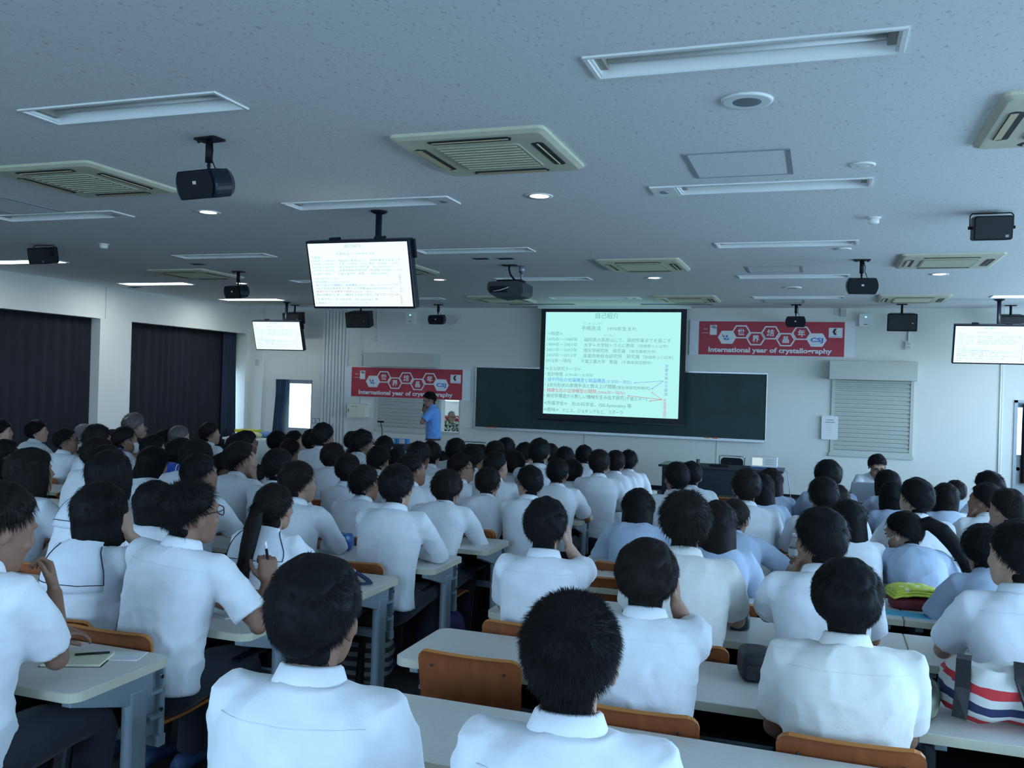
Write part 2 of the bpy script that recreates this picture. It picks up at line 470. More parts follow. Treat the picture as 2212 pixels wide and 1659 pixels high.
for (x0, y0, x1, y1, lab) in ((-.87, 5.65, -.22, 6.31, 'square ceiling access hatch with grey edge by the recessed lights'), (-7.37, 5.85, -6.72, 6.5, 'square ceiling access hatch beside the curtain-side cream unit'),
                              (-.9, 10.92, -.25, 11.5, 'square ceiling access hatch near the far hanging speaker'), (-.95, 14.9, -.3, 15.35, 'narrow ceiling access hatch above the red banner'),
                              (-6.75, 14.9, -6.15, 15.4, 'ceiling access hatch near the front wall behind the television')):
    t = empty('ceiling_hatch', ((x0 + x1) / 2, (y0 + y1) / 2, ZC), 0, lab, 'hatch', 'ceiling hatches')
    w, d = (x1 - x0) / 2, (y1 - y0) / 2; e = .028
    p = MB()
    for b in ((-w, -d, w, -d + e * .5), (-w, d - e * .5, w, d), (-w, -d + e * .5, -w + e, d - e * .5), (w - e, -d + e * .5, w, d - e * .5)): p.box(b[0], b[1], -.006, b[2], b[3], 0)
    p.build('frame', M['steel'], t)
    p = MB(); p.box(-w + e, -d + e * .5, -.003, w - e, d - e * .5, 0); p.build('panel', M['ceil'], t)
for (x, y, lab) in ((.37, 8.01, 'round white smoke detector beside the bracket speaker'), (-7.92, 8.24, 'round white smoke detector on the curtain-side ceiling')):
    t = empty('smoke_detector', (x, y, ZC), 0, lab, 'smoke detector')
    p = MB(); p.lathe([(.05, -.012), (.06, 0), (.001, 0), (.001, -.012)], 24); p.build('base', M['white'], t, smooth=True)
    p = MB(); p.lathe([(.001, -.055), (.03, -.055), (.045, -.045), (.045, -.012), (.001, -.012)], 24); p.build('sensor_head', M['white'], t, smooth=True)
for i, (x, y) in enumerate(((-3.86, 9.89), (-3.56, 9.92), (-7.94, 9.92), (-11.3, 12.5))):
    t = empty('ceiling_vent', (x, y, ZC), 0, 'small dark square ceiling vent %s' % ['above the projector, on the curtain side', 'above the projector, on the door side', 'in front of the cream unit by the small speaker', 'at the curtain wall'][i], 'vent')
    p = MB(); p.box(-.10, -.07, -.006, .10, .07, 0); p.build('frame', M['silver'], t)
    for k in range(4):
        p = MB(); p.box(-.085, -.055 + k * .03, -.009, .085, -.04 + k * .03, -.006); p.build('louver', M['dark'], t)
for (x0, x1, y, lab) in ((-5.5, -4.25, 15.6, 'long dark slot air outlet by the screen on the curtain side'), (-3.05, -1.8, 15.62, 'long dark slot air outlet by the screen on the door side')):
    t = empty('slot_outlet', ((x0 + x1) / 2, y, ZC), 0, lab, 'air outlet')
    w = (x1 - x0) / 2
    p = MB(); p.box(-w, -.05, -.012, w, .05, 0); p.build('frame', M['silver'], t)
    p = MB(); p.box(-w + .015, -.035, -.014, w - .015, .035, -.012); p.build('slot', M['dark'], t)

# ------------------------------------------------------------------ ceiling cassette air conditioners
def make_ac():
    t = empty('air_conditioner')
    p = MB(); h = .49
    p.loft([[(x, y, z) for x, y in rrect(-a, -a, a, a, .04)] for a, z in ((h, 0), (h, -.018), (h - .03, -.035), (h - .05, -.036))], True)
    p.build('panel', M['cream'], t)
    p = MB(); p.prism(rrect(-.27, -.27, .27, .27, .02), -.044, -.034); g = p.build('intake_grille', M['cream_d'], t)
    for k in range(9):
        q = MB(); q.box(-.25, -.24 + k * .058, -.048, .25, -.225 + k * .058, -.044); q.build('slat', M['cream'], g)
    for k in range(4):
        mx = Matrix.Rotation(R(90 * k), 4, 'Z')
        q = MB(); q.prism([(-.25, -.42), (.25, -.42), (.27, -.395), (.25, -.345), (-.25, -.345), (-.27, -.395)], -.039, -.03, 'z', mx); o = q.build('outlet', M['dark'], t)
        q = MB(); mt = mx @ Matrix.Translation((0, -.375 if k in (0, 1) else -.385, -.037)) @ Matrix.Rotation(R(25 if k in (0, 1) else 8), 4, 'X')
        wv = .012 if k in (0, 1) else .032
        q.box(-.245, -wv, -.003, .245, wv, .003, mt); q.build('flap', M['tan'], o)
    return t
ac0 = make_ac()
ACS = [(-2.03, 5.33, 'over the centre aisle, furthest from the blackboard'), (-5.4, 5.42, 'over the curtain-side desks, furthest from the blackboard'), (1.28, 5.32, 'over the door-side desks, furthest from the blackboard'), (-2.05, 10.6, 'in mid ceiling beside the projector'),
       (1.24, 10.6, 'in mid ceiling beside the door-side hanging speaker'), (-8.7, 10.85, 'in mid ceiling nearest the curtains'), (-5.4, 10.6, 'in mid ceiling behind the large television'), (-2.1, 14.65, 'at the front, just before the projection screen'), (1.25, 14.65, 'at the front, before the red banner'), (-5.3, 14.65, 'at the front, behind the projector')]
for i, (x, y, lab) in enumerate(ACS):
    o = ac0 if i == 0 else dup(ac0)
    o.location = (x, y, ZC); tag(o, 'cream cassette air conditioner ' + lab, 'air conditioner', 'ceiling air conditioners')

# ------------------------------------------------------------------ hanging speakers
def speaker_a(loc, tilt, label, rz=0):
    t = empty('hanging_speaker', (loc[0], loc[1], ZC), rz, label, 'speaker', 'small black speakers hanging from the ceiling')
    p = MB(); p.prism(rrect(-.085, -.055, .085, .055, .012), -.012, 0); p.build('ceiling_plate', M['black'], t)
    for sx in (-1, 1):
        p = MB(); p.tube([(sx * .06, -.03, -.012), (sx * .06, -.03, -.028)], .010, 8); p.build('bolt', M['black'], t)
    p = MB(); p.tube([(0, 0, -.01), (0, 0, -.15)], .023, 14); p.tube([(0, 0, -.15), (0, 0, -.20)], .009, 8); p.ball((0, 0, -.17), .013)
    p.build('stem', M['black'], t, smooth=True)
    p = MB(); p.tube([(.02, 0, -.02), (.035, -.005, -.08), (.03, -.01, -.13), (.045, -.01, -.16), (.06, 0, -.20)], .004, 6); p.build('cable', M['black'], t, smooth=True)
    mx = Matrix.Translation((0, 0, -.285)) @ Matrix.Rotation(R(tilt), 4, 'X')
    # barrel-sided body
    prof = []
    for s in (1, -1):
        for k in range(9):
            a = -1 + 2 * k / 8
            prof.append((s * (.165 - .028 * a * a), s * a * .088))
    rings = []
    for y, sc in ((-.105, .92), (-.11, .97), (-.095, 1.0), (.04, .96), (.11, .72)):
        rings.append([mx @ Vector((px * sc, y, pz * sc)) for px, pz in prof])
    p = MB(); p.loft(rings); b = p.build('cabinet', M['blackg'], t, smooth=False)
    p = MB(); p.loft([[mx @ Vector((px * .88, y, pz * .86)) for px, pz in prof] for y in (-.116, -.108)]); p.build('grille', M['black'], b)
    p = MB()
    for k in (-1, 1): p.box(k * .007 - .005, -.1195, .002, k * .007 + .005, -.116, .022, mx)
    p.build('badge', M['white'], b)
    return t
def speaker_b(loc, tilt, label):
    t = empty('bracket_speaker', (loc[0], loc[1], ZC), 0, label, 'speaker', 'black speakers in ceiling brackets')
    p = MB(); p.tube([(-.155, 0, -.12), (-.155, 0, -.025), (-.14, 0, -.006), (.14, 0, -.006), (.155, 0, -.025), (.155, 0, -.12)], .005, 8); p.build('bracket', M['black'], t, smooth=True)
    mx = Matrix.Translation((0, 0, -.125)) @ Matrix.Rotation(R(tilt), 4, 'X')
    p = MB(); p.prism(rrect(-.138, -.095, .138, .095, .02), -.10, .09, 'y', mx); b = p.build('cabinet', M['black'], t, bevel=.006)
    p = MB(); p.prism(rrect(-.128, -.085, .128, .085, .015), -.108, -.10, 'y', mx); p.build('grille', M['dark'], b)
    p = MB(); p.box(.085, -.111, -.075, .108, -.108, -.055, mx); p.build('badge', M['silver'], b)
    for s in (-1, 1):
        p = MB(); p.tube([(s * .135, 0, -.12), (s * .168, 0, -.12)], .013, 10); p.build('knob', M['black'], t)
    return t
def speaker_c(loc, tilt, label, w=.245, hh=.15):
    t = empty('box_speaker', (loc[0], loc[1], ZC), 0, label, 'speaker', 'large black box speakers near the front wall')
    p = MB(); p.prism(rrect(-.08, -.05, .08, .05, .01), -.012, 0); p.build('ceiling_plate', M['black'], t)
    p = MB(); p.tube([(0, 0, -.01), (0, 0, -.16)], .018, 12); p.build('stem', M['black'], t, smooth=True)
    mx = Matrix.Translation((0, 0, -.15 - hh)) @ Matrix.Rotation(R(tilt), 4, 'X')
    p = MB()
    p.add([mx @ Vector(v) for v in ((-w, -.14, -hh), (w, -.14, -hh), (w * .8, .14, -hh), (-w * .8, .14, -hh), (-w, -.14, hh), (w, -.14, hh), (w * .8, .14, hh), (-w * .8, .14, hh))],
          [(0, 3, 2, 1), (4, 5, 6, 7), (0, 1, 5, 4), (1, 2, 6, 5), (2, 3, 7, 6), (3, 0, 4, 7)])
    b = p.build('cabinet', M['black'], t, bevel=.012)
    p = MB(); p.box(-w + .02, -.148, -hh + .02, w - .02, -.14, hh - .02, mx); p.build('grille', M['dark'], b)
    p = MB(); p.box(.14, -.151, -.02, .165, -.148, .0, mx); p.build('badge', M['silver'], b)
    return t
speaker_a((-3.67, 4.66), 14, 'black hanging speaker with barrel sides under the ceiling, furthest from the blackboard', R(-6))
speaker_a((-7.88, 10.72), 12, 'black hanging speaker under the ceiling between the curtains and large television', R(-8))
speaker_a((-6.98, 15.7), 10, 'small black hanging speaker by the front wall beside the shutter hood')
speaker_a((.38, 10.5), 10, 'black hanging speaker in mid room on the door side', R(6))
speaker_a((-.44, 15.7), 10, 'small black hanging speaker in front of the red banner')
speaker_b((-8.78, 8.2), 12, 'black bracket speaker close under the curtain-side ceiling')
speaker_b((1.24, 7.95), 8, 'black bracket speaker close under the door-side ceiling')
speaker_c((-8.59, 15.6), 14, 'large black box speaker beneath the hanging television at the front wall', .26, .15)
speaker_c((1.19, 15.65), 8, 'large black box speaker above the grey roller shutter', .225, .14)
speaker_c((-10.25, 15.85), 10, 'black box speaker behind the television in the curtain corner', .2, .12)
speaker_c((2.78, 15.85), 10, 'black box speaker behind the television in the far door corner', .2, .12)

# ------------------------------------------------------------------ ceiling projector
t = empty('projector', (-3.70, 10.5, ZC), 0, 'dark grey projector hanging from the ceiling before the screen', 'projector')
p = MB(); p.prism(rrect(-.10, -.06, .08, .06, .01), -.01, 0); p.build('ceiling_plate', M['black'], t)
p = MB(); p.tube([(-.02, 0, -.01), (-.02, 0, -.06), (0, 0, -.12), (.05, 0, -.18), (.12, -.02, -.21)], .012, 8); p.build('cable', M['black'], t, smooth=True)
p = MB(); p.tube([(.12, .08, 0), (.12, .08, -.09)], .035, 14); p.tube([(.12, .08, -.09), (.12, .08, -.19)], .014, 10); p.ball((.12, .08, -.12), .024); p.build('mount_pole', M['silver'], t, smooth=True)
p = MB(); p.box(-.16, -.06, -.205, .16, .14, -.185); p.build('mount_plate', M['black'], t, bevel=.005)
p = MB()
sec = [(-.235, -.33), (-.235, -.25), (-.21, -.225), (.16, -.215), (.235, -.25), (.235, -.36), (.20, -.40), (-.10, -.425), (-.19, -.38)]
p.prism(sec, -.19, .20, 'y'); b = p.build('housing', mat('projector_grey', (.035, .045, .05), .45), t, bevel=.008)
p = MB(); p.box(-.20, -.196, -.36, .03, -.19, -.28); p.build('connector_panel', M['black'], b)
p = MB(); p.tube([(-.15, -.2, -.345), (-.06, -.215, -.335), (.02, -.21, -.31), (.05, -.2, -.295)], .005, 6); p.build('data_cable', M['white'], b, smooth=True)
p = MB(); p.lathe([(.001, .235), (.05, .235), (.055, .19), (.001, .19)], 20, Matrix.Translation((.08, 0, -.31)) @ Matrix.Rotation(R(-90), 4, 'X')); p.build('lens', M['blackg'], b)
# ================================================================== SLIDE (shared by the screen and the televisions)
SLW, SLH = 2.53, 1.91
INK = {'c': (.10, .45, .47), 'g': (.14, .33, .36), 'k': (.10, .26, .30), 'b': (.06, .33, .85), 'r': (.55, .14, .22), 'v': (.18, .30, .75), 'p': (.62, .25, .38)}
def _s(x, y): return ((x - 735) / 1340 * SLW, SLH - (y - 160) / 1010 * SLH)
SL = [(1245, 1475, 195, 58, '自己紹介', 'c', .01), (1120, 1310, 272, 22, 'てしま よしのり', 'c', 0), (1105, 1300, 318, 46, '手嶋吉法', 'g', 0), (1370, 1655, 322, 40, '1970年生まれ', 'g', 0),
      (760, 915, 373, 40, '≪略歴≫', 'c', 0), (1330, 1430, 386, 22, 'ひこさん', 'c', 0),
      (755, 1070, 430, 38, '1970年～1989年', 'c', 0), (1135, 1985, 431, 40, '福岡県の英彦山にて、高校卒業までを過ごす', 'g', 0),
      (755, 1070, 481, 38, '1989年～2001年', 'c', 0), (1135, 1635, 483, 40, '大学＋大学院＋さらに数年', 'g', 0), (1670, 1960, 485, 32, '（茨城県つくば市）', 'g', 0),
      (752, 1068, 534, 38, '2001年～2007年', 'c', 0), (1133, 1550, 536, 40, '理化学研究所　研究員', 'g', 0), (1590, 1850, 538, 32, '（埼玉県和光市）', 'g', 0),
      (750, 1065, 587, 38, '2007年～2012年', 'c', 0), (1131, 1690, 589, 40, '産業技術総合研究所　研究員', 'g', 0), (1720, 2010, 591, 32, '（茨城県つくば市）', 'g', 0),
      (748, 1012, 641, 38, '2012年～現在', 'g', 0), (1110, 1475, 643, 40, '千葉工業大学　教員', 'g', 0), (1515, 1810, 645, 32, '（千葉県習志野市）', 'g', 0),
      (750, 1110, 722, 40, '≪主な研究テーマ≫', 'g', 0), (745, 927, 777, 42, '・統計物理', 'g', .004), (950, 1235, 780, 32, '大学4年～大学院', 'c', 0),
      (745, 1360, 830, 42, '・球や円柱の充填構造と結晶構造', 'b', .010), (1365, 1620, 836, 34, '(大学院～現在)', 'v', 0),
      (742, 1465, 884, 42, '・3次元形状の表現手法と数え上げ問題', 'k', .004), (1470, 1800, 890, 34, '(理化学研究所時代)', 'k', 0),
      (742, 1275, 936, 42, '・精確な形の立体模型の開発', 'r', .010), (1285, 1560, 942, 34, '(2006年～現在)', 'r', 0),
      (740, 1550, 990, 42, '・幾何学構造から新しい機械を生み出す研究', 'k', .004), (1560, 1775, 995, 34, '(千葉工大～)', 'k', 0),
      (742, 985, 1063, 42, '≪所属学会≫', 'k', 0), (1030, 1625, 1066, 42, '形の科学会、ISIS-Symmetry 等', 'k', 0),
      (740, 900, 1128, 42, '≪趣味≫', 'k', .004), (935, 1545, 1132, 42, 'テニス、ジョギングなど、スポーツ', 'k', 0)]
SLIDE = []      # (ink, mesh) one entry per line of lettering
def add_text(mb, me, dx, dz):
    mb.add([(v.co.x + dx, v.co.y + dz, 0) for v in me.vertices], [tuple(p.vertices) for p in me.polygons])
for x0, x1, y, hpx, txt, ink, bold in SL:
    a = _s(x0, y); b = _s(x1, y); size = hpx / 1010 * SLH * 1.05
    me = text_mesh(txt, size, b[0] - a[0], bold * .6 + .001)
    q = MB(); add_text(q, me, a[0], a[1] - size * .36); SLIDE.append((ink, q.mesh('slide_line')))
    bpy.data.meshes.remove(me)
for (x, y0, y1, txt, ink) in ((1955, 655, 960, '空間を味わう研究', 'v'), (1948, 985, 1160, '形を造る研究', 'p')):
    n = len(txt); q = MB()
    for i, ch in enumerate(txt):
        yy = y0 + (y1 - y0) * (i + .5) / n
        me = text_mesh(ch, .062, None, .012); a = _s(x - 18, yy); add_text(q, me, a[0], a[1] - .022); bpy.data.meshes.remove(me)
    SLIDE.append((ink, q.mesh('slide_line')))
def arrow(ink, p, q):
    mb = MB()
    p = Vector((*_s(*p), 0)); q = Vector((*_s(*q), 0)); d = (q - p).normalized(); n = Vector((-d.y, d.x, 0)); w = .0045
    mb.add([p + n * w, p - n * w, q - n * w, q + n * w], [(0, 1, 2, 3)])
    mb.add([q, q - d * .035 + n * .014, q - d * .035 - n * .014], [(0, 1, 2)])
    SLIDE.append((ink, mb.mesh('slide_arrow')))
arrow('v', (1925, 815), (1640, 840)); arrow('v', (1925, 815), (1812, 898))
arrow('p', (1920, 992), (1812, 922)); arrow('r', (1920, 992), (1582, 966)); arrow('r', (1920, 992), (1795, 1010))
NAMES = {'c': 'teal_lettering', 'g': 'grey_green_lettering', 'k': 'dark_lettering', 'b': 'blue_lettering', 'r': 'red_lettering', 'v': 'violet_lettering', 'p': 'pink_lettering'}
def add_slide(parent, mx, strength, wash):
    """the slide's lettering, as flat glowing print in front of a lit screen"""
    for k, me in SLIDE:
        c = [a * (1 - wash) + b * wash for a, b in zip(INK[k], (.80, 1.0, .97))]
        key = 'ink_%s_%.2f_%.2f' % (k, strength, wash)
        m = bpy.data.materials.get(key) or glow(key, c, strength)
        if len(me.materials) == 0: me.materials.append(m)
        o = bpy.data.objects.new(NAMES[k], me); COL.objects.link(o); o.parent = parent
        o.material_slots[0].link = 'OBJECT'; o.material_slots[0].material = m
        o.matrix_local = mx

# ================================================================== FRONT WALL
# projection screen
YS = 16.10
t = empty('projection_screen', (0, 0, 0), 0, 'large lit projection screen with black border hanging over the blackboard', 'screen')
p = MB(); p.box(-5.03, YS, 1.21, -2.31, YS + .012, 3.32); p.build('border', M['screen_black'], t)
p = MB(); p.box(-4.94, YS - .004, 1.315, -4.94 + SLW, YS, 1.315 + SLH); p.build('lit_surface', glow('projected_light', (.46, .93, .90), 1.0), t)
p = MB(); p.tube([(-5.04, YS + .006, 1.205), (-2.30, YS + .006, 1.205)], .014, 10); p.build('weight_bar', M['screen_black'], t, smooth=True)
p = MB(); p.box(-5.10, YS - .03, 3.285, -2.24, YS + .05, 3.33); p.build('screen_case', M['wall2'], t)
add_slide(t, Matrix.Translation((-4.94, YS - .006, 1.315)) @ Matrix.Rotation(R(90), 4, 'X'), 1.0, .12)

# blackboard
t = empty('blackboard', (-3.66, YF, 0), 0, 'long dark green blackboard with aluminium frame on the front wall', 'blackboard')
p = MB(); p.box(-2.74, -.03, .99, 2.74, -.005, 2.16); p.build('board_surface', M['board'], t)
p = MB()
for b in ((-2.765, -.045, .975, 2.765, 0, .995), (-2.765, -.045, 2.155, 2.765, 0, 2.18), (-2.765, -.045, .995, -2.745, 0, 2.155), (2.745, -.045, .995, 2.765, 0, 2.155)): p.box(*b)
p.build('frame', M['alu'], t)
p = MB(); p.box(-2.74, -.12, .955, 2.74, -.03, .972); p.box(-2.74, -.125, .955, 2.74, -.118, .985); p.build('chalk_tray', M['alu'], t)
chalk = mat('chalk_orange', (.62, .16, .05), .7)
for xx, nm in ((-6.12, 'at the curtain end'), (-6.0, 'at the curtain end'), (-1.92, 'at the door end'), (-1.78, 'at the door end')):
    t = MB(); t.box(-.05, -.02, 0, .05, .02, .03); o = t.build('chalk_eraser', chalk, bevel=.006, loc=(xx, YF - .075, .973))
    tag(o, 'orange chalk eraser on the blackboard tray ' + nm, 'eraser', 'erasers on tray ' + nm)

# banners
def hexa(cx, cy, w, h): return [(cx - w, cy), (cx - w * .58, cy - h), (cx + w * .58, cy - h), (cx + w, cy), (cx + w * .58, cy + h), (cx - w * .58, cy + h)]
def make_banner(x0, z0, slope, label, ycl):
    K = 2.47 / 1785
    t = empty('banner', (x0, ycl, z0), 0, label, 'banner')
    t.rotation_euler = (0, R(slope), 0)
    H = .60; W = 2.47
    p = MB(); p.box(-.17, -.002, -.01, W + .17, .002, H + .01); p.build('backing_sheet', M['bwhite'], t)
    p = MB(); p.box(0, -.005, 0, W, -.002, H); p.build('red_field', M['red'], t)
    def uv(x, y): return ((x - 185) * K, H - (y - 125) * K * .98)
    def flat(poly, mm, name, d=.007, par=t):
        q = MB(); q.prism(poly, -d, -.004, 'y'); return q.build(name, mm, par)
    C = [(545, 335), (720, 262), (905, 350), (1085, 270), (1272, 358), (1460, 272), (1645, 358)]
    for i, (cx, cy) in enumerate(C):
        a, b = uv(cx, cy)
        if i in (0, 6): flat(hexa(a, b, 118 * K, 84 * K), M['bwhite'], 'logo_hexagon', .0075)
        else:
            o, n = hexa(a, b, 116 * K, 84 * K), hexa(a, b, 98 * K, 68 * K)
            q = MB(); vs = [(x, -.007, y) for x, y in o] + [(x, -.007, y) for x, y in n]
            q.add(vs, [(k, (k + 1) % 6, 6 + (k + 1) % 6, 6 + k) for k in range(6)]); q.build('hexagon_outline', M['bwhite'], t)
            me = text_mesh('世界結晶年'[i - 1], .128, None, .022)
            xs = [v.co.x for v in me.vertices]; ys = [v.co.y for v in me.vertices]
            o = link_mesh('character', me, M['bwhite'], t)
            o.matrix_local = Matrix.Translation((a - (min(xs) + max(xs)) / 2, -.008, b - (min(ys) + max(ys)) / 2)) @ Matrix.Rotation(R(90), 4, 'X')
    me = text_mesh('International year of crystallography', .118, 1515 * K, .034)
    o = link_mesh('lettering', me, M['bwhite'], t); a, b = uv(312, 528); o.matrix_local = Matrix.Translation((a, -.008, b)) @ Matrix.Rotation(R(90), 4, 'X')
    me = text_mesh('CSJ', .10, 150 * K, .03); o = link_mesh('logo_letters', me, M['bblue'], t); a, b = uv(1570, 382); o.matrix_local = Matrix.Translation((a, -.010, b)) @ Matrix.Rotation(R(90), 4, 'X')
    # petals of the emblem
    for (pts, mm) in (([(475, 285), (520, 330), (500, 335)], 'red'), ([(545, 300), (560, 330), (535, 340), (530, 322)], 'bblue'), ([(500, 345), (535, 345), (530, 372), (505, 365)], 'bblue'),
                      ([(545, 350), (570, 345), (565, 370), (540, 374)], 'bblue'), ([(585, 330), (565, 350), (572, 352)], 'byellow')):
        flat([uv(*q) for q in pts][::-1], M[mm], 'emblem_petal', .010)
    flat([uv(*q) for q in ((325, 305), (412, 305), (412, 175), (325, 175))], M['bwhite'], 'stamp_box')
    for k in range(5):
        a = R(15 + 30 * k); flat([uv(*q) for q in ((368, 222), (368 + 42 * math.cos(a + .12), 222 - 42 * math.sin(a + .12)), (368 + 42 * math.cos(a - .12), 222 - 42 * math.sin(a - .12)))], M['bblack'], 'stamp_ray', .010)
    me = text_mesh('IYCr', .028, 52 * K, .02); o = link_mesh('small_lettering', me, M['bwhite'], t); a, b = uv(248, 236); o.matrix_local = Matrix.Translation((a, -.008, b)) @ Matrix.Rotation(R(90), 4, 'X')
    flat([uv(*q) for q in ((222, 281), (320, 281), (320, 277), (222, 277))], M['bwhite'], 'thin_rule')
    flat([uv(*q) for q in ((1785, 325), (1945, 325), (1945, 200), (1785, 200))], M['bwhite'], 'sponsor_box')
    flat([uv(*q) for q in ((1828, 250), (1850, 290), (1880, 290), (1855, 250), (1880, 210), (1850, 210))], M['bblack'], 'sponsor_chevron', .010)
    flat([uv(*q) for q in ((1862, 250), (1872, 270), (1882, 250), (1872, 232))], M['byellow'], 'sponsor_spot', .010)
    flat([uv(*q) for q in ((1795, 312), (1935, 312), (1935, 308), (1795, 308))], M['bblue'], 'sponsor_rule', .010)
    return t
make_banner(-9.17, 1.50, .0, 'red crystallography banner over the shutter behind the lecturer', YF - .045)
make_banner(-2.12, 2.49, .0, 'red crystallography banner high on the wall near the ceiling', YF - .02)

# booth window with roller shutter (curtain side) and shutter window (door side)
def shutter(x0, x1, z0, z1, hood, label, sill=True):
    t = empty('roller_shutter', ((x0 + x1) / 2, YF, 0), 0, label, 'roller shutter')
    w = (x1 - x0) / 2
    n = int((z1 - z0) / .072)
    p = MB()
    for b in ((-w - .05, -.03, z0 - .05, -w, 0, z1), (w, -.03, z0 - .05, w + .05, 0, z1), (-w - .07, -.04, z0 - .075, w + .07, 0, z0 - .02)): p.box(*b)
    p.build('frame', M['hood'], t)
    sl = MB(); k = .072
    sl.prism([(-.006, 0), (-.022, .014), (-.022, .05), (-.006, .062), (0, .062), (0, 0)], -w, w, 'x')
    me = sl.mesh('slat')
    for i in range(n):
        link_mesh('slat', me, M['shutter'], t, (0, 0, z0 + .03 + i * k))
    p = MB(); p.box(-w, -.028, z0 - .02, w, 0, z0 + .03); p.build('bottom_bar', M['hood'], t)
    p = MB(); p.box(*hood[:1], *hood[1:]) if False else p.box(hood[0] - (x0 + x1) / 2, -.26, hood[2], hood[1] - (x0 + x1) / 2, 0, hood[3]); p.build('hood', M['hood'], t, bevel=.006)
    return t
shutter(-8.56, -7.20, .87, 1.66, (-8.78, -7.22, 2.12, 2.40), 'grey roller shutter behind the lecturer, half hidden by a banner')
shutter(.22, 1.42, .86, 2.10, (.12, 1.50, 2.10, 2.42), 'closed grey roller shutter with boxed hood near the laptop man')
p = MB(); p.box(BOOTH[0] - .04, YF - .03, BOOTH[2] - .05, BOOTH[1] + .04, YF, BOOTH[2]); p.box(BOOTH[1], YF - .02, BOOTH[2], BOOTH[1] + .03, YF, BOOTH[3])
struct(p.build('window_1', M['hood']))

# left door with bright glass, drawn curtain
t = empty('door_1', (0, YF, 0)); struct(t)
p = MB()
x0, x1 = DOOR1[0], DOOR1[1]
for b in ((x0, .02, 0, x0 + .04, .12, 1.80), (x1 - .03, .02, 0, x1, .12, 1.80), (x0, .02, 1.72, x1, .12, 1.80)): p.box(*b)
p.build('door_frame', M['steel'], t)
p = MB(); p.box(x0 + .04, .05, 0, x1 - .03, .09, .78); p.box(x0 + .04, .05, .78, -10.72, .09, 1.72); p.build('door_leaf', M['door'], t)
p = MB(); p.box(-10.72, .066, .78, x1 - .03, .07, 1.72)
p.build('pane', None or mat('frosted_glass', (.9, .95, .97), .3), t)
gm = bpy.data.materials['frosted_glass']; gm.node_tree.nodes['Principled BSDF'].inputs['Transmission Weight'].default_value = 1.0
p = MB(); p.lathe([(.001, .0), (.018, .0), (.025, -.04), (.001, -.05)], 14, Matrix.Translation((-10.20, .05, .62)) @ Matrix.Rotation(R(90), 4, 'X')); p.build('door_knob', M['chrome'], t, smooth=True)
# curtain gathered at the door
def gathered(name, x0, x1, y, z0, z1, m, label, lean=0.0):
    mb = MB(); vs = []; fs = []; nx, nz = 60, 16
    for s in (0, 1):
        for k in range(nz + 1):
            w = k / nz; z = z1 + (z0 - z1) * w
            pinch = 1 - .35 * math.sin(math.pi * min(1, w * 1.05)) ** 2
            for j in range(nx + 1):
                u = j / nx
                x = x0 + (x1 - x0) * u * pinch + lean * w * w
                vs.append((x, y + .03 * math.sin(u * 40 + 2 * math.sin(w * 2)) + .01 * math.sin(u * 90) + s * .008, z))
    n = (nx + 1) * (nz + 1)
    for s in (0, 1):
        for k in range(nz):
            for j in range(nx):
                a = s * n + k * (nx + 1) + j; q = (a, a + nx + 1, a + nx + 2, a + 1); fs.append(q if not s else q[::-1])
    for k in range(nz):
        for a, b in ((k * (nx + 1), (k + 1) * (nx + 1)), (k * (nx + 1) + nx, (k + 1) * (nx + 1) + nx)): fs.append((a, b, b + n, a + n))
    return tag(mb.add(vs, fs).build(name, m, smooth=True), label, 'curtain')
gathered('door_curtain', -10.97, -10.66, YF - .08, .12, 1.80, M['curtain_b'], 'dark blue curtain gathered at the side of the bright door', -.10)

# far right door with dark curtain
t = empty('door_2', (0, YF, 0)); struct(t)
p = MB()
x0, x1 = DOOR2[0], DOOR2[1]
for b in ((x0 - .05, -.02, 0, x0, .12, 1.84), (x1, -.02, 0, x1 + .05, .12, 1.84), (x0 - .05, -.02, 1.80, x1 + .05, .12, 1.84)): p.box(*b)
p.build('door_frame', M['steel'], t)
p = MB(); p.box(x0, .06, 0, x1, .10, .95); p.box(x0, .06, 1.72, x1, .1, 1.80); p.box(x1 - .2, .06, .95, x1, .1, 1.72); p.build('door_leaf', M['door'], t)
p = MB(); p.box(x0, .078, .95, x1 - .2, .082, 1.72); p.build('pane', gm, t)
p = MB(); p.lathe([(.001, .0), (.03, .0), (.038, -.05), (.001, -.065)], 16, Matrix.Translation((3.06, .06, .72)) @ Matrix.Rotation(R(90), 4, 'X')); p.build('door_knob', M['chrome'], t, smooth=True)
gathered('door_curtain', 3.09, 3.75, YF - .02, .50, 1.78, M['curtain'], 'dark curtain hanging over the door beyond the roller shutter')

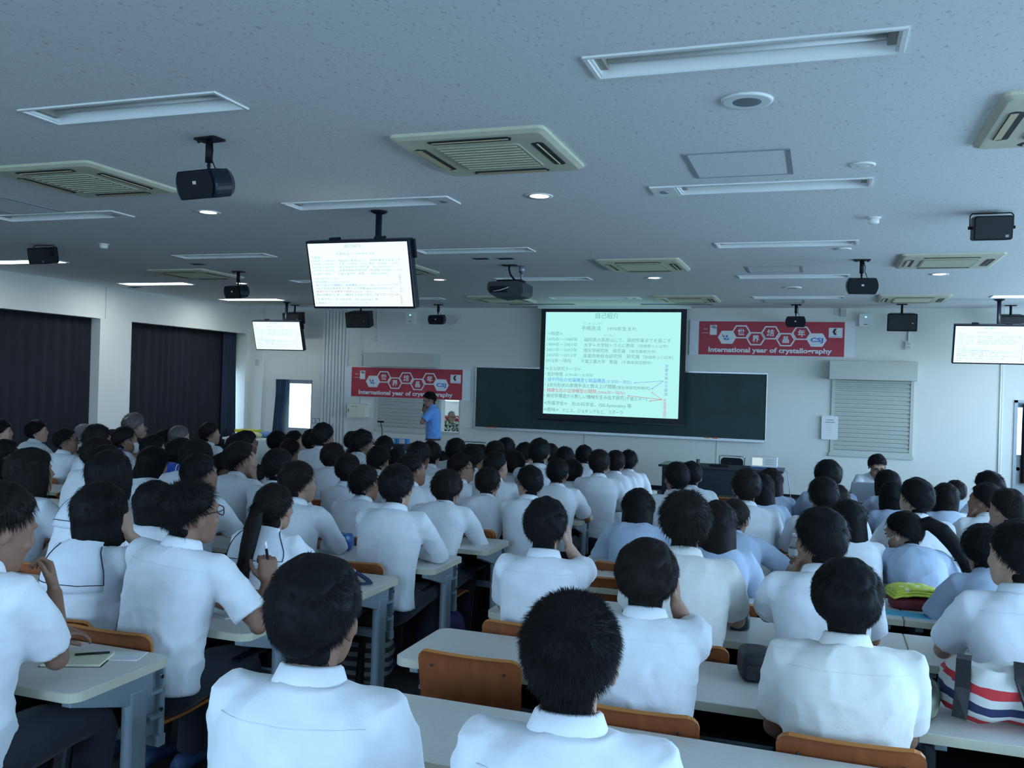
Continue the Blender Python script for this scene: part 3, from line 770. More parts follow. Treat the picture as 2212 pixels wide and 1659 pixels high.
# vertical conduits on the front wall
for i in range(8):
    x = -9.86 + i * .078
    p = MB(); p.box(x - .028, YF - .035, .10, x + .028, YF, 3.26)
    p.add([(x - .028, YF - .035, 3.26), (x + .028, YF - .035, 3.26), (x + .028 - .06, YF - .035, ZC), (x - .028 - .06, YF - .035, ZC), (x - .028, YF, 3.26), (x + .028, YF, 3.26), (x + .028 - .06, YF, ZC), (x - .028 - .06, YF, ZC)],
          [(0, 1, 2, 3), (0, 3, 7, 4), (1, 5, 6, 2)])
    tag(p.build('cable_duct', M['wall2'], bevel=.004), 'white vertical cable duct, %s of the bundle counting from the bright door' % ORD[i + 1], 'cable duct', 'cable ducts beside the bright door')
for (x, za, zb, lab) in ((-8.96, 1.36, ZC, 'thin white conduit running from ceiling down to the electrical box'), (-8.64, 2.76, ZC, 'short white conduit ending at a small outlet beneath the box speaker'), (1.36, 2.76, 2.98, 'short white conduit above the outlet near the door-side shutter'), (-11.35, .2, ZC, 'thin white pipe in the corner beside the curtains'), (2.76, .1, 3.0, 'thin white pipe down the wall beside the far door')):
    p = MB(); p.tube([(x, YF - .012, za), (x, YF - .012, zb)], .012, 8); tag(p.build('wall_conduit', M['wall2'], smooth=True), lab, 'conduit')
def plate(name, x, z, w, h, d, m, label, cat, parts=()):
    t = empty(name, (x, YF, z), 0, label, cat)
    p = MB(); p.prism(rrect(-w / 2, -h / 2, w / 2, h / 2, min(w, h) * .12), -d, 0, 'y'); p.build('body', m, t)
    for (nm, ax, az, bx, bz, mm) in parts:
        q = MB(); q.box(ax, -d - .006, az, bx, -d, bz); q.build(nm, mm, t)
    return t
plate('electrical_box', -8.985, 1.205, .43, .28, .15, M['bone'], 'beige electrical box on the wall beside the shutter', 'electrical box',
      [('door_panel', -.20, -.125, .20, .125, M['bone']), ('latch', -.19, -.03, -.17, .03, M['black']), ('label_strip', -.12, .08, .04, .088, M['glass_frost'])])
for x, lab in ((-10.06, 'light switch plate nearest the bright door'), (-9.955, 'light switch plate beside the cable ducts')):
    plate('light_switch', x, .95, .075, .12, .012, M['steel'], lab, 'light switch', [('rocker', -.018, -.04, .018, .04, M['white'])])
t = plate('wall_intercom', -9.59, .98, .09, .14, .03, M['wall2'], 'small white intercom on the cable ducts', 'intercom'); t.location.y = YF - .036
plate('wall_switch', -11.50, 2.14, .09, .14, .02, M['hood'], 'grey switch box high in the corner by the curtains', 'switch')
for (x, z, lab) in ((-8.64, 2.69, 'small white socket box below the box speaker, curtain side'), (1.36, 2.70, 'small white socket box above the door-side shutter')):
    plate('socket_box', x, z, .10, .14, .04, M['wall2'], lab, 'socket', [('hole', -.03, .01, .03, .05, M['hood']), ('hole', -.03, -.05, .03, -.01, M['hood'])])
for (x, lab) in ((-7.88, 'white wireless unit with green light beside the small speaker, curtain side'), (.68, 'white wireless unit with green light between banner and box speaker')):
    plate('wireless_unit', x, 3.12, .21, .22, .05, M['white'], lab, 'wireless unit', [('status_light', -.012, .05, .012, .065, M['led']), ('logo_print', -.03, -.075, .03, -.065, M['glass_frost'])])
plate('alarm_bell_box', .32, 3.25, .09, .13, .06, M['hood'], 'small grey box under the ceiling above the red banner', 'sensor box')
t = plate('notice_sheet', .155, 1.265, .27, .41, .006, M['paper'], 'white printed notice taped beside the roller shutter', 'notice',
      [('printed_line', -.06, .13, .06, .138, M['glass_frost']), ('printed_line', -.08, .09, .08, .098, M['glass_frost'])] + [('printed_line', -.05, .05 - k * .035, .03 + .02 * (k % 2), .055 - k * .035, M['hood']) for k in range(6)])
t.location.y = YF - .05
t = plate('fire_sign', -10.24, .44, .12, .14, .006, mat('sign_red', (.6, .03, .05), .5), 'small red square sign on the bright door', 'sign', [('white_mark', -.02, .0, .03, .04, M['bwhite'])])
t.location.y = YF + .046

# ------------------------------------------------------------------ hanging televisions
def make_tv(pole, cz, label, w=1.0, hh=.58, tilt=17, st=1.15):
    t = empty('hanging_television', (pole[0], pole[1], ZC), 0, label, 'television', 'televisions hanging from the ceiling')
    top = ZC - cz
    p = MB(); p.lathe([(.001, 0), (.075, 0), (.07, -.012), (.03, -.03), (.001, -.03)], 20); p.build('ceiling_flange', M['black'], t, smooth=True)
    p = MB(); p.tube([(0, 0, -.01), (0, 0, -top - .05)], .028, 14); p.build('pole', M['blackg'], t, smooth=True)
    mx = Matrix.Translation((-.10, -.10, -top)) @ Matrix.Rotation(R(tilt), 4, 'X')
    p = MB(); p.box(-w / 2, -.03, -hh / 2 - .01, w / 2, .06, hh / 2 + .01, mx); b = p.build('housing', M['blackg'], t, bevel=.008)
    p = MB(); p.box(-.22, .06, -.2, .22, .10, .2, mx); p.box(-.04, .08, -.05, .20, .14, .05, mx); p.build('wall_bracket', M['black'], t)
    p = MB()
    for s in (-.28, .16):
        p = MB(); p.box(s, .0, hh / 2 + .01, s + .09, .05, hh / 2 + .03, mx); p.build('hook', M['black'], b)
    p = MB(); p.box(w / 2, .02, hh / 2 - .16, w / 2 + .025, .05, hh / 2, mx); p.build('side_handle', M['black'], b)
    p = MB(); p.box(-w / 2 + .02, -.034, -hh / 2 + .012, w / 2 - .02, -.03, hh / 2 - .012, mx); p.build('lit_screen', glow('tv_glow_%.1f' % st, (.82, .98, 1.0), st), t)
    sx = (w - .06) / SLW; sy = (hh - .04) / SLH
    add_slide(t, mx @ Matrix.Translation((-w / 2 + .03, -.037, -hh / 2 + .02)) @ Matrix.Rotation(R(90), 4, 'X') @ Matrix.Diagonal((sx, sy, 1, 1)), 1.0, .40)
    return t
make_tv((-3.71, 7.01), 2.765, 'hanging television over the desks showing the slide, beside the projector')
make_tv((-10.02, 15.2), 2.665, 'hanging television in the corner near the bright door', 1.10, .58)
make_tv((2.46, 14.9), 2.655, 'hanging television in the corner near the dark curtained door', 1.04, .58)
# ================================================================== DESKS AND CHAIRS
DESK_H, DESK_D = .70, .46
def rr4(x0, y0, x1, y1, rs, n=6):
    pts = []
    for (cx, cy, a0, r) in ((x1, y0, -90, rs[1]), (x1, y1, 0, rs[1]), (x0, y1, 90, rs[0]), (x0, y0, 180, rs[0])):
        sx = -1 if cx == x1 else 1; sy = 1 if cy == y0 else -1
        for i in range(n + 1):
            a = R(a0 + 90 * i / n); pts.append((cx + sx * r + r * math.cos(a), cy + sy * r + r * math.sin(a)))
    return pts
def make_desk(width, rl, rr):
    """long lecture desk; origin on the floor below the middle of its far edge (the edge towards the blackboard)"""
    t = empty('lecture_desk')
    w = width / 2
    p = MB(); p.prism(rr4(-w + .004, -DESK_D + .004, w - .004, -.004, (rl - .004, rr - .004)), DESK_H - .028, DESK_H); top = p.build('desktop', M['desk'], t)
    a, b = rr4(-w, -DESK_D, w, 0, (rl, rr)), rr4(-w + .0045, -DESK_D + .0045, w - .0045, -.0045, (rl - .0045, rr - .0045))
    q = MB(); n = len(a); vs = [(x, y, z) for z in (DESK_H - .030, DESK_H - .001) for x, y in a] + [(x, y, z) for z in (DESK_H - .030, DESK_H - .001) for x, y in b]
    fs = []
    for k in range(n):
        j = (k + 1) % n
        fs += [(k, j, n + j, n + k), (n + k, n + j, 3 * n + j, 3 * n + k), (k, 2 * n + k, 2 * n + j, j)]
    q.add(vs, fs).build('edge_band', M['edge'], top)
    for s in (-1, 1):
        x = s * (w - .07)
        q = MB()
        q.prism(rrect(x - .022, -.16, x + .022, -.06, .018, 3), .02, DESK_H - .10)
        q.prism([(-.42, DESK_H - .03), (-.42, DESK_H - .06), (-.17, DESK_H - .14), (-.04, DESK_H - .14), (-.04, DESK_H - .03)], x - .018, x + .018, 'x')
        leg = q.build('leg', M['leg'], t, bevel=.003)
        q = MB(); q.box(x - .03, -.40, 0, x + .03, .02, .025); q.build('foot', M['leg'], leg, bevel=.006)
        q = MB()   # bracket with cells and bolts that carries the chair rail
        for z0 in (.47, .56): q.box(x - .02, -.05, z0, x + .02, .02, z0 + .012)
        q.box(x - .02, .01, .40, x + .02, .022, .66); q.box(x - .02, -.055, .40, x - .014, .022, .66)
        br = q.build('bracket', M['leg'], leg)
        for z in (.62, .50):
            q = MB(); q.tube([(x + s * .02, -.005, z), (x + s * .03, -.005, z)], .008, 8); q.build('bolt', M['chrome'], br)
    q = MB(); q.box(-w + .1, -.075, .44, w - .1, -.06, DESK_H - .05); q.build('modesty_panel', M['black'], t)
    q = MB(); q.box(-w + .1, -.36, DESK_H - .15, w - .1, -.08, DESK_H - .14); q.build('shelf', M['black'], t)
    q = MB(); q.box(-w + .05, -.005, .36, w - .05, .03, .40); q.build('chair_rail', M['leg'], t)
    return t

def chair_profile():
    """side profile (y, z) of the one-piece plywood shell, from top of the back to front of the seat"""
    pts = [(-.255, .815), (-.235, .70), (-.215, .58), (-.20, .50)]
    for k in range(7):
        a = R(180 + 90 * k / 6); pts.append((-.125 + .075 * math.cos(a), .495 + .075 * math.sin(a)))
    pts += [(0, .415), (.12, .42), (.19, .415), (.215, .405)]
    return pts
def make_chair():
    """plywood shell chair on a cantilever arm; origin on the floor under the seat"""
    t = empty('plywood_chair')
    pr = chair_profile(); W = .20
    def width(i):
        z = pr[i][1]
        if i == 0: return W - .035
        if z > .5: return W - .004 * i
        return W - .012
    mb = MB(); nx = 8; vs = []; fs = []
    L = len(pr)
    # outline with rounded upper corners: insert extra rows near the top
    rows = []
    for k in range(4):
        a = R(90 - 90 * k / 3); rows.append((pr[0][0] + .004 * k, pr[0][1] - .035 * (1 - math.sin(a)), W - .035 + .035 * math.cos(a)))
    for i in range(1, L): rows.append((pr[i][0], pr[i][1], width(i)))
    th = .013
    for side in (0, 1):
        for i, (y, z, wd) in enumerate(rows):
            y0, z0, _ = rows[max(0, i - 1)]; y1, z1, _ = rows[min(len(rows) - 1, i + 1)]
            ty, tz = y1 - y0, z1 - z0; l = math.hypot(ty, tz) or 1
            ny, nz = -tz / l, ty / l     # towards the sitter
            for j in range(nx + 1):
                u = -1 + 2 * j / nx
                cv = .006 * (1 - u * u) * (1 if z > .5 else .3)
                o = -cv + (th if side else 0)
                vs.append((u * wd, y + ny * o, z + nz * o))
    n = len(rows) * (nx + 1)
    for s in (0, 1):
        for i in range(len(rows) - 1):
            for j in range(nx):
                a = s * n + i * (nx + 1) + j; q = (a, a + 1, a + nx + 2, a + nx + 1); fs.append(q if s else q[::-1])
    shell = mb.add(vs, fs).build('seat_shell', M['wood'], t, smooth=True)
    e = MB(); rim = []
    for i in range(len(rows) - 1): rim += [(i * (nx + 1), (i + 1) * (nx + 1)), (i * (nx + 1) + nx, (i + 1) * (nx + 1) + nx)]
    for j in range(nx): rim += [(j, j + 1), ((len(rows) - 1) * (nx + 1) + j, (len(rows) - 1) * (nx + 1) + j + 1)]
    ef = [(a, b, b + n, a + n) for a, b in rim]
    used = sorted({i for f in ef for i in f}); ix = {v: k for k, v in enumerate(used)}
    e.add([vs[i] for i in used], [tuple(ix[i] for i in f) for f in ef]).build('plywood_edge', M['wood_e'], shell)
    for (x, z, y) in ((-.14, .765, -.262), (.14, .765, -.262), (0, .56, -.232)):
        q = MB(); q.ball((x, y + .003, z), (.006, .004, .006), 8, 5); q.build('screw', M['dark'], shell)
    q = MB(); q.tube([(0, .02, .405), (0, -.12, .395), (0, -.22, .385), (0, -.30, .38)], .022, 8); q.box(-.07, -.08, .392, .07, .10, .41); q.build('support_arm', M['black'], t)
    q = MB(); q.tube([(0, -.05, .40), (0, -.10, .02)], .024, 10); q.box(-.05, -.25, 0, .05, .06, .022); q.build('pedestal', M['black'], t)
    return t

DESK_PROTO = {'L': make_desk(1.80, .006, .05), 'R': make_desk(1.80, .05, .006), 'M': make_desk(1.80, .006, .006)}; CHAIR_PROTO = make_chair()
_used = {'L': False, 'R': False, 'M': False, 'chair': False}
def put_desk(x0, yfar, label, kind, rz=0.0, group='lecture desks in rows'):
    if _used[kind]: o = dup(DESK_PROTO[kind])
    else: o = DESK_PROTO[kind]; _used[kind] = True
    o.location = (x0 + .9, yfar, floor_z(yfar - .2)); o.rotation_euler = (0, 0, rz)
    return tag(o, label, 'desk', group)
def put_chair(x, y, label, rz=0.0, group='plywood chairs at the desks', dz=0.0):
    if _used['chair']: o = dup(CHAIR_PROTO)
    else: o = CHAIR_PROTO; _used['chair'] = True
    o.location = (x, y, floor_z(y) + dz); o.rotation_euler = (0, 0, rz)
    return tag(o, label, 'chair', group)

L_FAR = [2.68, 3.50, 4.33, 5.07, 5.80, 6.62, 7.45, 8.26, 9.10, 9.91]
L_END = [-2.20, -2.14, -2.09, -2.03, -1.98, -1.88, -1.80, -1.77, -1.70, -1.68]
R_FAR = [2.67, 3.49, 4.31, 5.08, 5.83, 6.57, 7.32, 8.07, 8.82, 9.60]
R_END = [-1.50, -1.49, -1.43, -1.40, -1.36, -1.30, -1.22, -1.15, -1.08, -1.00]
for k in range(10):
    r = ORD[10 - k]
    for j in range(4 if k >= 2 else 1 + (k == 1)):
        put_desk(L_END[k] - 1.8 * (j + 1) - .003 * j, L_FAR[k], 'long white-topped desk, %s row from the blackboard, %s from the centre aisle towards the curtains' % (r, ORD[j + 1]), 'M' if j else 'L')
    for j in range(2):
        put_desk(R_END[k] + 1.803 * j, R_FAR[k], 'long white-topped desk, %s row from the blackboard, %s from the centre aisle towards the doors' % (r, ORD[j + 1]), 'M' if j else 'R')
# ================================================================== PEOPLE: generators
_lab = bpy.data.scenes.new('figure_workbench')      # scratch scene so that fusing shapes does not touch the room
def voxel(mb, size, smooth=3, name='figure', factor=.5):
    """fuse overlapping closed shapes into one continuous surface"""
    me = bpy.data.meshes.new('tmp'); me.from_pydata([tuple(v) for v in mb.v], [], mb.f)
    bm = bmesh.new(); bm.from_mesh(me); bmesh.ops.recalc_face_normals(bm, faces=bm.faces[:]); bm.to_mesh(me); bm.free()
    ob = bpy.data.objects.new('tmp', me); _lab.collection.objects.link(ob)
    r = ob.modifiers.new('r', 'REMESH'); r.mode = 'VOXEL'; r.voxel_size = size; r.use_smooth_shade = True
    if smooth:
        s = ob.modifiers.new('s', 'SMOOTH'); s.factor = factor; s.iterations = smooth
    vl = _lab.view_layers[0]; vl.update(); dg = vl.depsgraph
    out = bpy.data.meshes.new_from_object(ob.evaluated_get(dg), depsgraph=dg)
    bpy.data.objects.remove(ob); bpy.data.meshes.remove(me)
    out.name = name; out.materials.clear()
    for p in out.polygons: p.use_smooth = True
    return out

def spin(v, ax, deg): return Matrix.Rotation(R(deg), 4, ax) @ Vector(v)

def head_shapes(mb, mx, female=False):
    """cranium, face, nose, ears in the head frame (face towards +y)"""
    def P(v): return mx @ Vector(v)
    r3 = mx.to_3x3()
    mb.ball(P((0, -.012, .022)), (.075, .095, .086), 20, 14, r3)
    rings = []
    for z, y, hw, hd in ((-.118, .058, .020, .018), (-.108, .053, .034, .034), (-.085, .042, .048, .050), (-.055, .034, .058, .060), (-.02, .030, .065, .062), (.02, .024, .068, .067), (.055, .014, .066, .070)):
        rings.append([P((hw * (.92 if female else 1) * math.copysign(abs(math.cos(a)) ** .85, math.cos(a)), y + hd * math.copysign(abs(math.sin(a)) ** .85, math.sin(a)), z)) for a in [2 * math.pi * j / 18 for j in range(18)]])
    mb.loft(rings)
    mb.tube([P((0, .088, .022)), P((0, .098, .0)), P((0, .106, -.022)), P((0, .092, -.036))], [.008, .009, .013, .008], 8)
    for s in (-1, 1):
        mb.ball(P((s * .010, .094, -.028)), (.009, .009, .008), 8, 6, r3)
        mb.ball(P((s * .030, .083, .028)), (.024, .010, .007), 8, 6, r3)            # brow
        mb.ball(P((s * .036, .072, -.030)), (.024, .020, .022), 8, 6, r3)           # cheek
        em = r3 @ Matrix.Rotation(R(s * -24), 3, 'Z')
        mb.ball(P((s * .079, -.010, -.008)), (.009, .021, .033), 10, 8, em)          # ear
    mb.ball(P((0, .089, -.060)), (.022, .009, .007), 10, 6, r3)                      # lips
    mb.ball(P((0, .087, -.071)), (.018, .009, .007), 10, 6, r3)

def hand_shapes(mb, mx, side, curl=35, spread=5, thumb=30):
    """palm and five separate fingers; hand frame: +y along the fingers, +z back of the hand, thumb on the inner side"""
    def P(v): return mx @ Vector(v)
    s = -side
    rings = []
    for y, hw, hh in ((-.02, .024, .018), (.0, .028, .018), (.03, .038, .016), (.06, .042, .015), (.088, .040, .012)):
        rings.append([P((hw * math.copysign(abs(math.cos(a)) ** .7, math.cos(a)), y, hh * math.copysign(abs(math.sin(a)) ** .7, math.sin(a)))) for a in [2 * math.pi * j / 12 for j in range(12)]])
    mb.loft(rings)
    for k, (x, l, r) in enumerate(((.030, .068, .0082), (.0105, .076, .0086), (-.0105, .070, .0082), (-.030, .054, .0072))):
        x *= s; a = 0; p = Vector((x, .080, 0)); pts = [p]
        for seg, f in enumerate((.45, .32, .23)):
            a += R(curl) * (.7, 1.1, .8)[seg]
            yw = R(spread) * (1.5 - k) * s
            d = Vector((math.sin(-yw) * -1 * math.cos(a), math.cos(a), -math.sin(a)))
            p = p + d * l * f; pts.append(p)
        mb.tube([P(q) for q in pts], [r * 1.05, r, r * .92, r * .78], 8)
        mb.ball(P(pts[-1]), r * .8, 8, 6)
    t0 = Vector((s * .022, .012, -.006)); ta = R(thumb + 20)
    pts = [t0, t0 + Vector((s * math.sin(ta) * .038, math.cos(ta) * .038, -.008)), t0 + Vector((s * math.sin(ta * .8) * .062, math.cos(ta * .7) * .066, -.018)), t0 + Vector((s * math.sin(ta * .7) * .074, math.cos(ta * .6) * .088, -.026))]
    mb.tube([P(q) for q in pts], [.014, .0115, .0098, .008], 8); mb.ball(P(pts[-1]), .008, 8, 6)

def ik(S, W, l1, l2, pole):
    d = W - S; L = min(d.length, (l1 + l2) * .995); dn = d.normalized(); W = S + dn * L
    a = (l1 * l1 - l2 * l2 + L * L) / (2 * L); h = math.sqrt(max(0, l1 * l1 - a * a))
    pl = Vector(pole); pl = pl - dn * pl.dot(dn)
    pl = pl.normalized() if pl.length > 1e-5 else dn.orthogonal().normalized()
    return S + dn * a + pl * h, W

ARM = {  # wrist target (x mirrored per side), elbow pole, hand direction, back-of-hand direction, curl
    'desk': ((.10, .44, .735), (.75, -.45, -.65), (-.5, .85, -.05), (0, 0, 1), 25),
    'fold': ((.02, .36, .740), (1, -.2, -.3), (-.95, .25, 0), (0, .3, 1), 30),
    'wide': ((.26, .42, .735), (1, -.6, -.4), (-.3, .95, 0), (0, 0, 1), 20),
    'write': ((.15, .46, .745), (1, -.4, -.4), (-.45, .85, -.1), (.4, .1, .9), 55),
    'lap': ((.10, .30, .60), (.7, -.7, -.4), (-.4, .85, -.3), (0, .3, 1), 30),
    'hang': ((.27, .06, .50), (.4, -1, 0), (0, .3, -1), (1, 0, 0), 30),
    'front': ((.16, .34, .72), (.8, -.8, -.3), (-.4, .9, 0), (0, 0, 1), 25)}

HEAD_K = 1.07
def skeleton(po):
    lean, sl = po.get('lean', 8), po.get('slouch', 10)
    d = lambda a: Vector((0, math.sin(R(a)), math.cos(R(a))))
    st = po.get('stand', False); lift = .41 if st else 0
    P0 = Vector((0, 0, .93 if st else .52))
    P1 = P0 + d(lean * .6) * .17; P2 = P1 + d(lean) * .19; P3 = P2 + d(lean + sl) * .155
    an = (lean + sl) * .55 + po.get('neck', 8)
    P4 = P3 + d(an) * .046
    hm = Matrix.Translation(P4) @ Matrix.Rotation(R(po.get('hy', 0)), 4, 'Z') @ Matrix.Rotation(R(-po.get('hp', -5)), 4, 'X') @ Matrix.Rotation(R(po.get('hr', 0)), 4, 'Y') @ Matrix.Translation((0, .024, .084)) @ Matrix.Scale(HEAD_K, 4)
    side = po.get('side', 0)
    up = Matrix.Translation(P0) @ Matrix.Rotation(R(side), 4, 'Y') @ Matrix.Rotation(R(po.get('twist', 0)), 4, 'Z') @ Matrix.Translation(-P0)
    tw = Matrix.Translation(P0) @ Matrix.Rotation(R(side), 4, 'Y') @ Matrix.Translation(-P0)
    sp = [P0, up @ P1, up @ P2, up @ P3, tw @ P4]
    hm = tw @ hm
    w = po.get('w', 1.0)
    ax = up.to_3x3() @ d(lean + sl); xx = (up.to_3x3() @ Vector((1, 0, 0)))
    arms = {}
    for s, key in ((-1, 'armL'), (1, 'armR')):
        S = sp[3] - ax * .055 + xx * s * .168 * w + Vector((0, .012, po.get('shrug', 0)))
        spec = po.get(key, 'desk')
        if isinstance(spec, str):
            tg, pole, hd, bk, curl = ARM[spec]; tg = Vector((tg[0] * s, tg[1], tg[2] + lift)); pole = (pole[0] * s, pole[1], pole[2]); hd = (hd[0] * s, hd[1], hd[2]); bk = (bk[0] * s, bk[1], bk[2])
            if spec in ('desk', 'fold', 'wide', 'write', 'front'): tg.y += sp[3].y * .45 - .03
        else:
            tg, pole, hd, bk, curl = spec; tg = Vector(tg)
            if len(tg) == 3 and po.get(key + '_head'): tg = hm @ tg
        E_, W_ = ik(S, tg, .275, .245, pole)
        arms[s] = (S, E_, W_, Vector(hd), Vector(bk), curl)
    return dict(sp=sp, hm=hm, arms=arms, xx=xx, ax=ax, w=w)

TORSO = [(-.035, .172, .118), (.0, .168, .120), (.17, .156, .117), (.27, .166, .121), (.36, .176, .122), (.43, .172, .112), (.475, .150, .094), (.500, .112, .076), (.517, .074, .064), (.535, .060, .058)]
def spine_at(sk, s):
    sp = sk['sp']; L = [(sp[i + 1] - sp[i]).length for i in range(3)]; acc = 0
    if s <= 0: return sp[0] + (sp[1] - sp[0]).normalized() * s, (sp[1] - sp[0]).normalized()
    for i in range(3):
        if s <= acc + L[i] or i == 2:
            t = (sp[i + 1] - sp[i]).normalized(); return sp[i] + t * (s - acc), t
        acc += L[i]
def torso_rings(sk, grow, lo=-1, hi=9, n=24):
    rings = []
    for s, hw, hd in TORSO:
        if s < lo or s > hi: continue
        c, t = spine_at(sk, s)
        f = min(1, max(0, s / .4)); x = (Vector((1, 0, 0)) * (1 - f) + sk['xx'] * f).normalized()
        y = t.cross(x).normalized() * 1; y = y if y.y > 0 or abs(y.y) < .2 else y
        c = c + Vector((0, -.004, 0))
        rings.append([c + x * ((hw * sk['w'] + grow) * math.copysign(abs(math.cos(a)) ** .82, math.cos(a))) + y * ((hd + grow) * math.copysign(abs(math.sin(a)) ** .82, math.sin(a)) * (1 if math.sin(a) > 0 else .92)) for a in [2 * math.pi * j / n for j in range(n)]])
    return rings

def frame_from(o, yd, zd):
    y = Vector(yd).normalized(); z = Vector(zd); z = (z - y * z.dot(y)); z = z.normalized() if z.length > 1e-4 else y.orthogonal().normalized(); x = y.cross(z)
    m = Matrix.Identity(4)
    for i in range(3): m[i][0], m[i][1], m[i][2], m[i][3] = x[i], y[i], z[i], o[i]
    return m

def body_mesh(sk, vox=.0065, female=False, stand=False):
    mb = MB()
    head_shapes(mb, sk['hm'], female)
    sp = sk['sp']; hm = sk['hm']
    nk = .88 if female else 1.0
    mb.tube([sp[3] - sk['ax'] * .06, sp[3] - sk['ax'] * .01, sp[4] * .6 + sp[3] * .4, hm @ Vector((0, -.018, -.055)), hm @ Vector((0, -.012, .0))], [.085 * nk, .066 * nk, .056 * nk, .056 * nk, .055], 16)
    mb.loft(torso_rings(sk, -.03, .0, .49))
    for s, (S, E_, W_, hd, bk, curl) in sk['arms'].items():
        inn = sp[3] - sk['ax'] * .07
        mb.tube([inn.lerp(S, .5), S, S.lerp(E_, .35), S.lerp(E_, .75), E_, E_.lerp(W_, .3), E_.lerp(W_, .7), W_], [.05, .052, .046, .039, .036, .038, .030, .0245], 12)
        mb.ball(E_, .037, 10, 8)
        hand_shapes(mb, frame_from(W_ + hd.normalized() * .008, hd, bk), s, curl)
    return voxel(mb, vox, 2, 'body')

def cloth_noise(me, amp, fx=(9, 9, 5), seed=0, waist=None):
    nrm = [v.normal.copy() for v in me.vertices]; cos = [v.co.copy() for v in me.vertices]; out = []
    for p, nn in zip(cos, nrm):
        n = noise.noise(Vector((p.x * fx[0] + seed, p.y * fx[1], p.z * fx[2]))) + .5 * noise.noise(Vector((p.x * fx[0] * 2.3 + seed, p.y * 2.1 * fx[1] + 7, p.z * fx[2] * 2.6 + p.x * 9)))
        ridge = 1 - abs(noise.noise(Vector((p.x * 7 + p.z * 5 + seed, p.y * 7, p.z * 9 - p.x * 5))))
        k = 1.0 if waist is None else 1 + 1.6 * max(0, 1 - abs(p.z - waist) / .16)
        q = p + nn * amp * (n * .8 + (ridge ** 4 - .4) * .9) * k
        out += [q.x, q.y, q.z]
    me.vertices.foreach_set('co', out); me.update()

def shirt_mesh(sk, sleeve='short', vox=.011, amp=.004, seed=0, loose=.014, tuck=True):
    mb = MB()
    mb.loft(torso_rings(sk, loose, hi=.518))
    if not tuck:
        c = sk['sp'][0]
        mb.loft([[c + Vector((hw * math.cos(a), .01 + hd * math.sin(a), z)) for a in [2 * math.pi * j / 24 for j in range(24)]] for z, hw, hd in ((-.11, .196, .15), (-.05, .192, .145), (.03, .186, .138))])
    sp = sk['sp']
    for s, (S, E_, W_, hd, bk, curl) in sk['arms'].items():
        inn = sp[3] - sk['ax'] * .10
        if sleeve == 'short':
            e = S.lerp(E_, .80); d = (E_ - S).normalized()
            mb.tube([inn.lerp(S, .45), S + sk['ax'] * -.012, S.lerp(E_, .3), S.lerp(E_, .55), e], [.085, .074, .070, .069, .071], 16)
        else:
            mb.tube([inn.lerp(S, .45), S + sk['ax'] * -.012, S.lerp(E_, .3), S.lerp(E_, .65), E_, E_.lerp(W_, .35), E_.lerp(W_, .62)], [.085, .074, .067, .060, .058, .055, .050], 16)
    me = voxel(mb, vox, 5, 'shirt')
    if amp: cloth_noise(me, amp, seed=seed, waist=sp[0].z + .05)
    return me

def standing_legs(sk, vox=.014):
    mb = MB(); P0 = sk['sp'][0]
    mb.ball(P0 + Vector((0, 0, -.04)), (.165, .115, .11), 18, 10)
    for s in (-1, 1):
        mb.tube([P0 + Vector((s * .08, 0, -.03)), (s * .095, .0, .72), (s * .10, .015, .48), (s * .105, -.005, .25), (s * .105, -.01, .06)], [.10, .095, .078, .07, .068], 14)
    me = voxel(mb, vox, 3, 'trousers'); cloth_noise(me, .004); return me
def trousers_mesh(sk, skirt=False, vox=.016):
    mb = MB(); P0 = sk['sp'][0]
    mb.ball(P0 + Vector((0, 0, -.03)), (.172, .125, .12), 18, 10)
    for s in (-1, 1):
        mb.tube([P0 + Vector((s * .085, .0, -.03)), (s * .10, .22, .505), (s * .115, .42, .50), (s * .12, .45, .44), (s * .115, .42, .25), (s * .11, .40, .07)], [.098, .088, .074, .068, .060, .062], 14)
    if skirt:
        mb.loft([[(hw * math.cos(a), y + .02, .50 + hz * math.sin(a)) for a in [2 * math.pi * j / 20 for j in range(20)]] for y, hw, hz in ((-.06, .18, .10), (.1, .20, .10), (.3, .22, .095), (.42, .22, .085))])
    return voxel(mb, vox, 3, 'trousers')
def shoe_mesh():
    mb = MB()
    rings = []
    for y, hw, h in ((-.10, .030, .07), (-.07, .038, .085), (.0, .040, .08), (.06, .046, .06), (.12, .045, .045), (.165, .030, .03)):
        rings.append([(hw * math.cos(a), y, max(0, h * .5 + h * .5 * math.sin(a))) for a in [2 * math.pi * j / 14 for j in range(14)]])
    return mb.loft(rings).mesh('shoe', True)

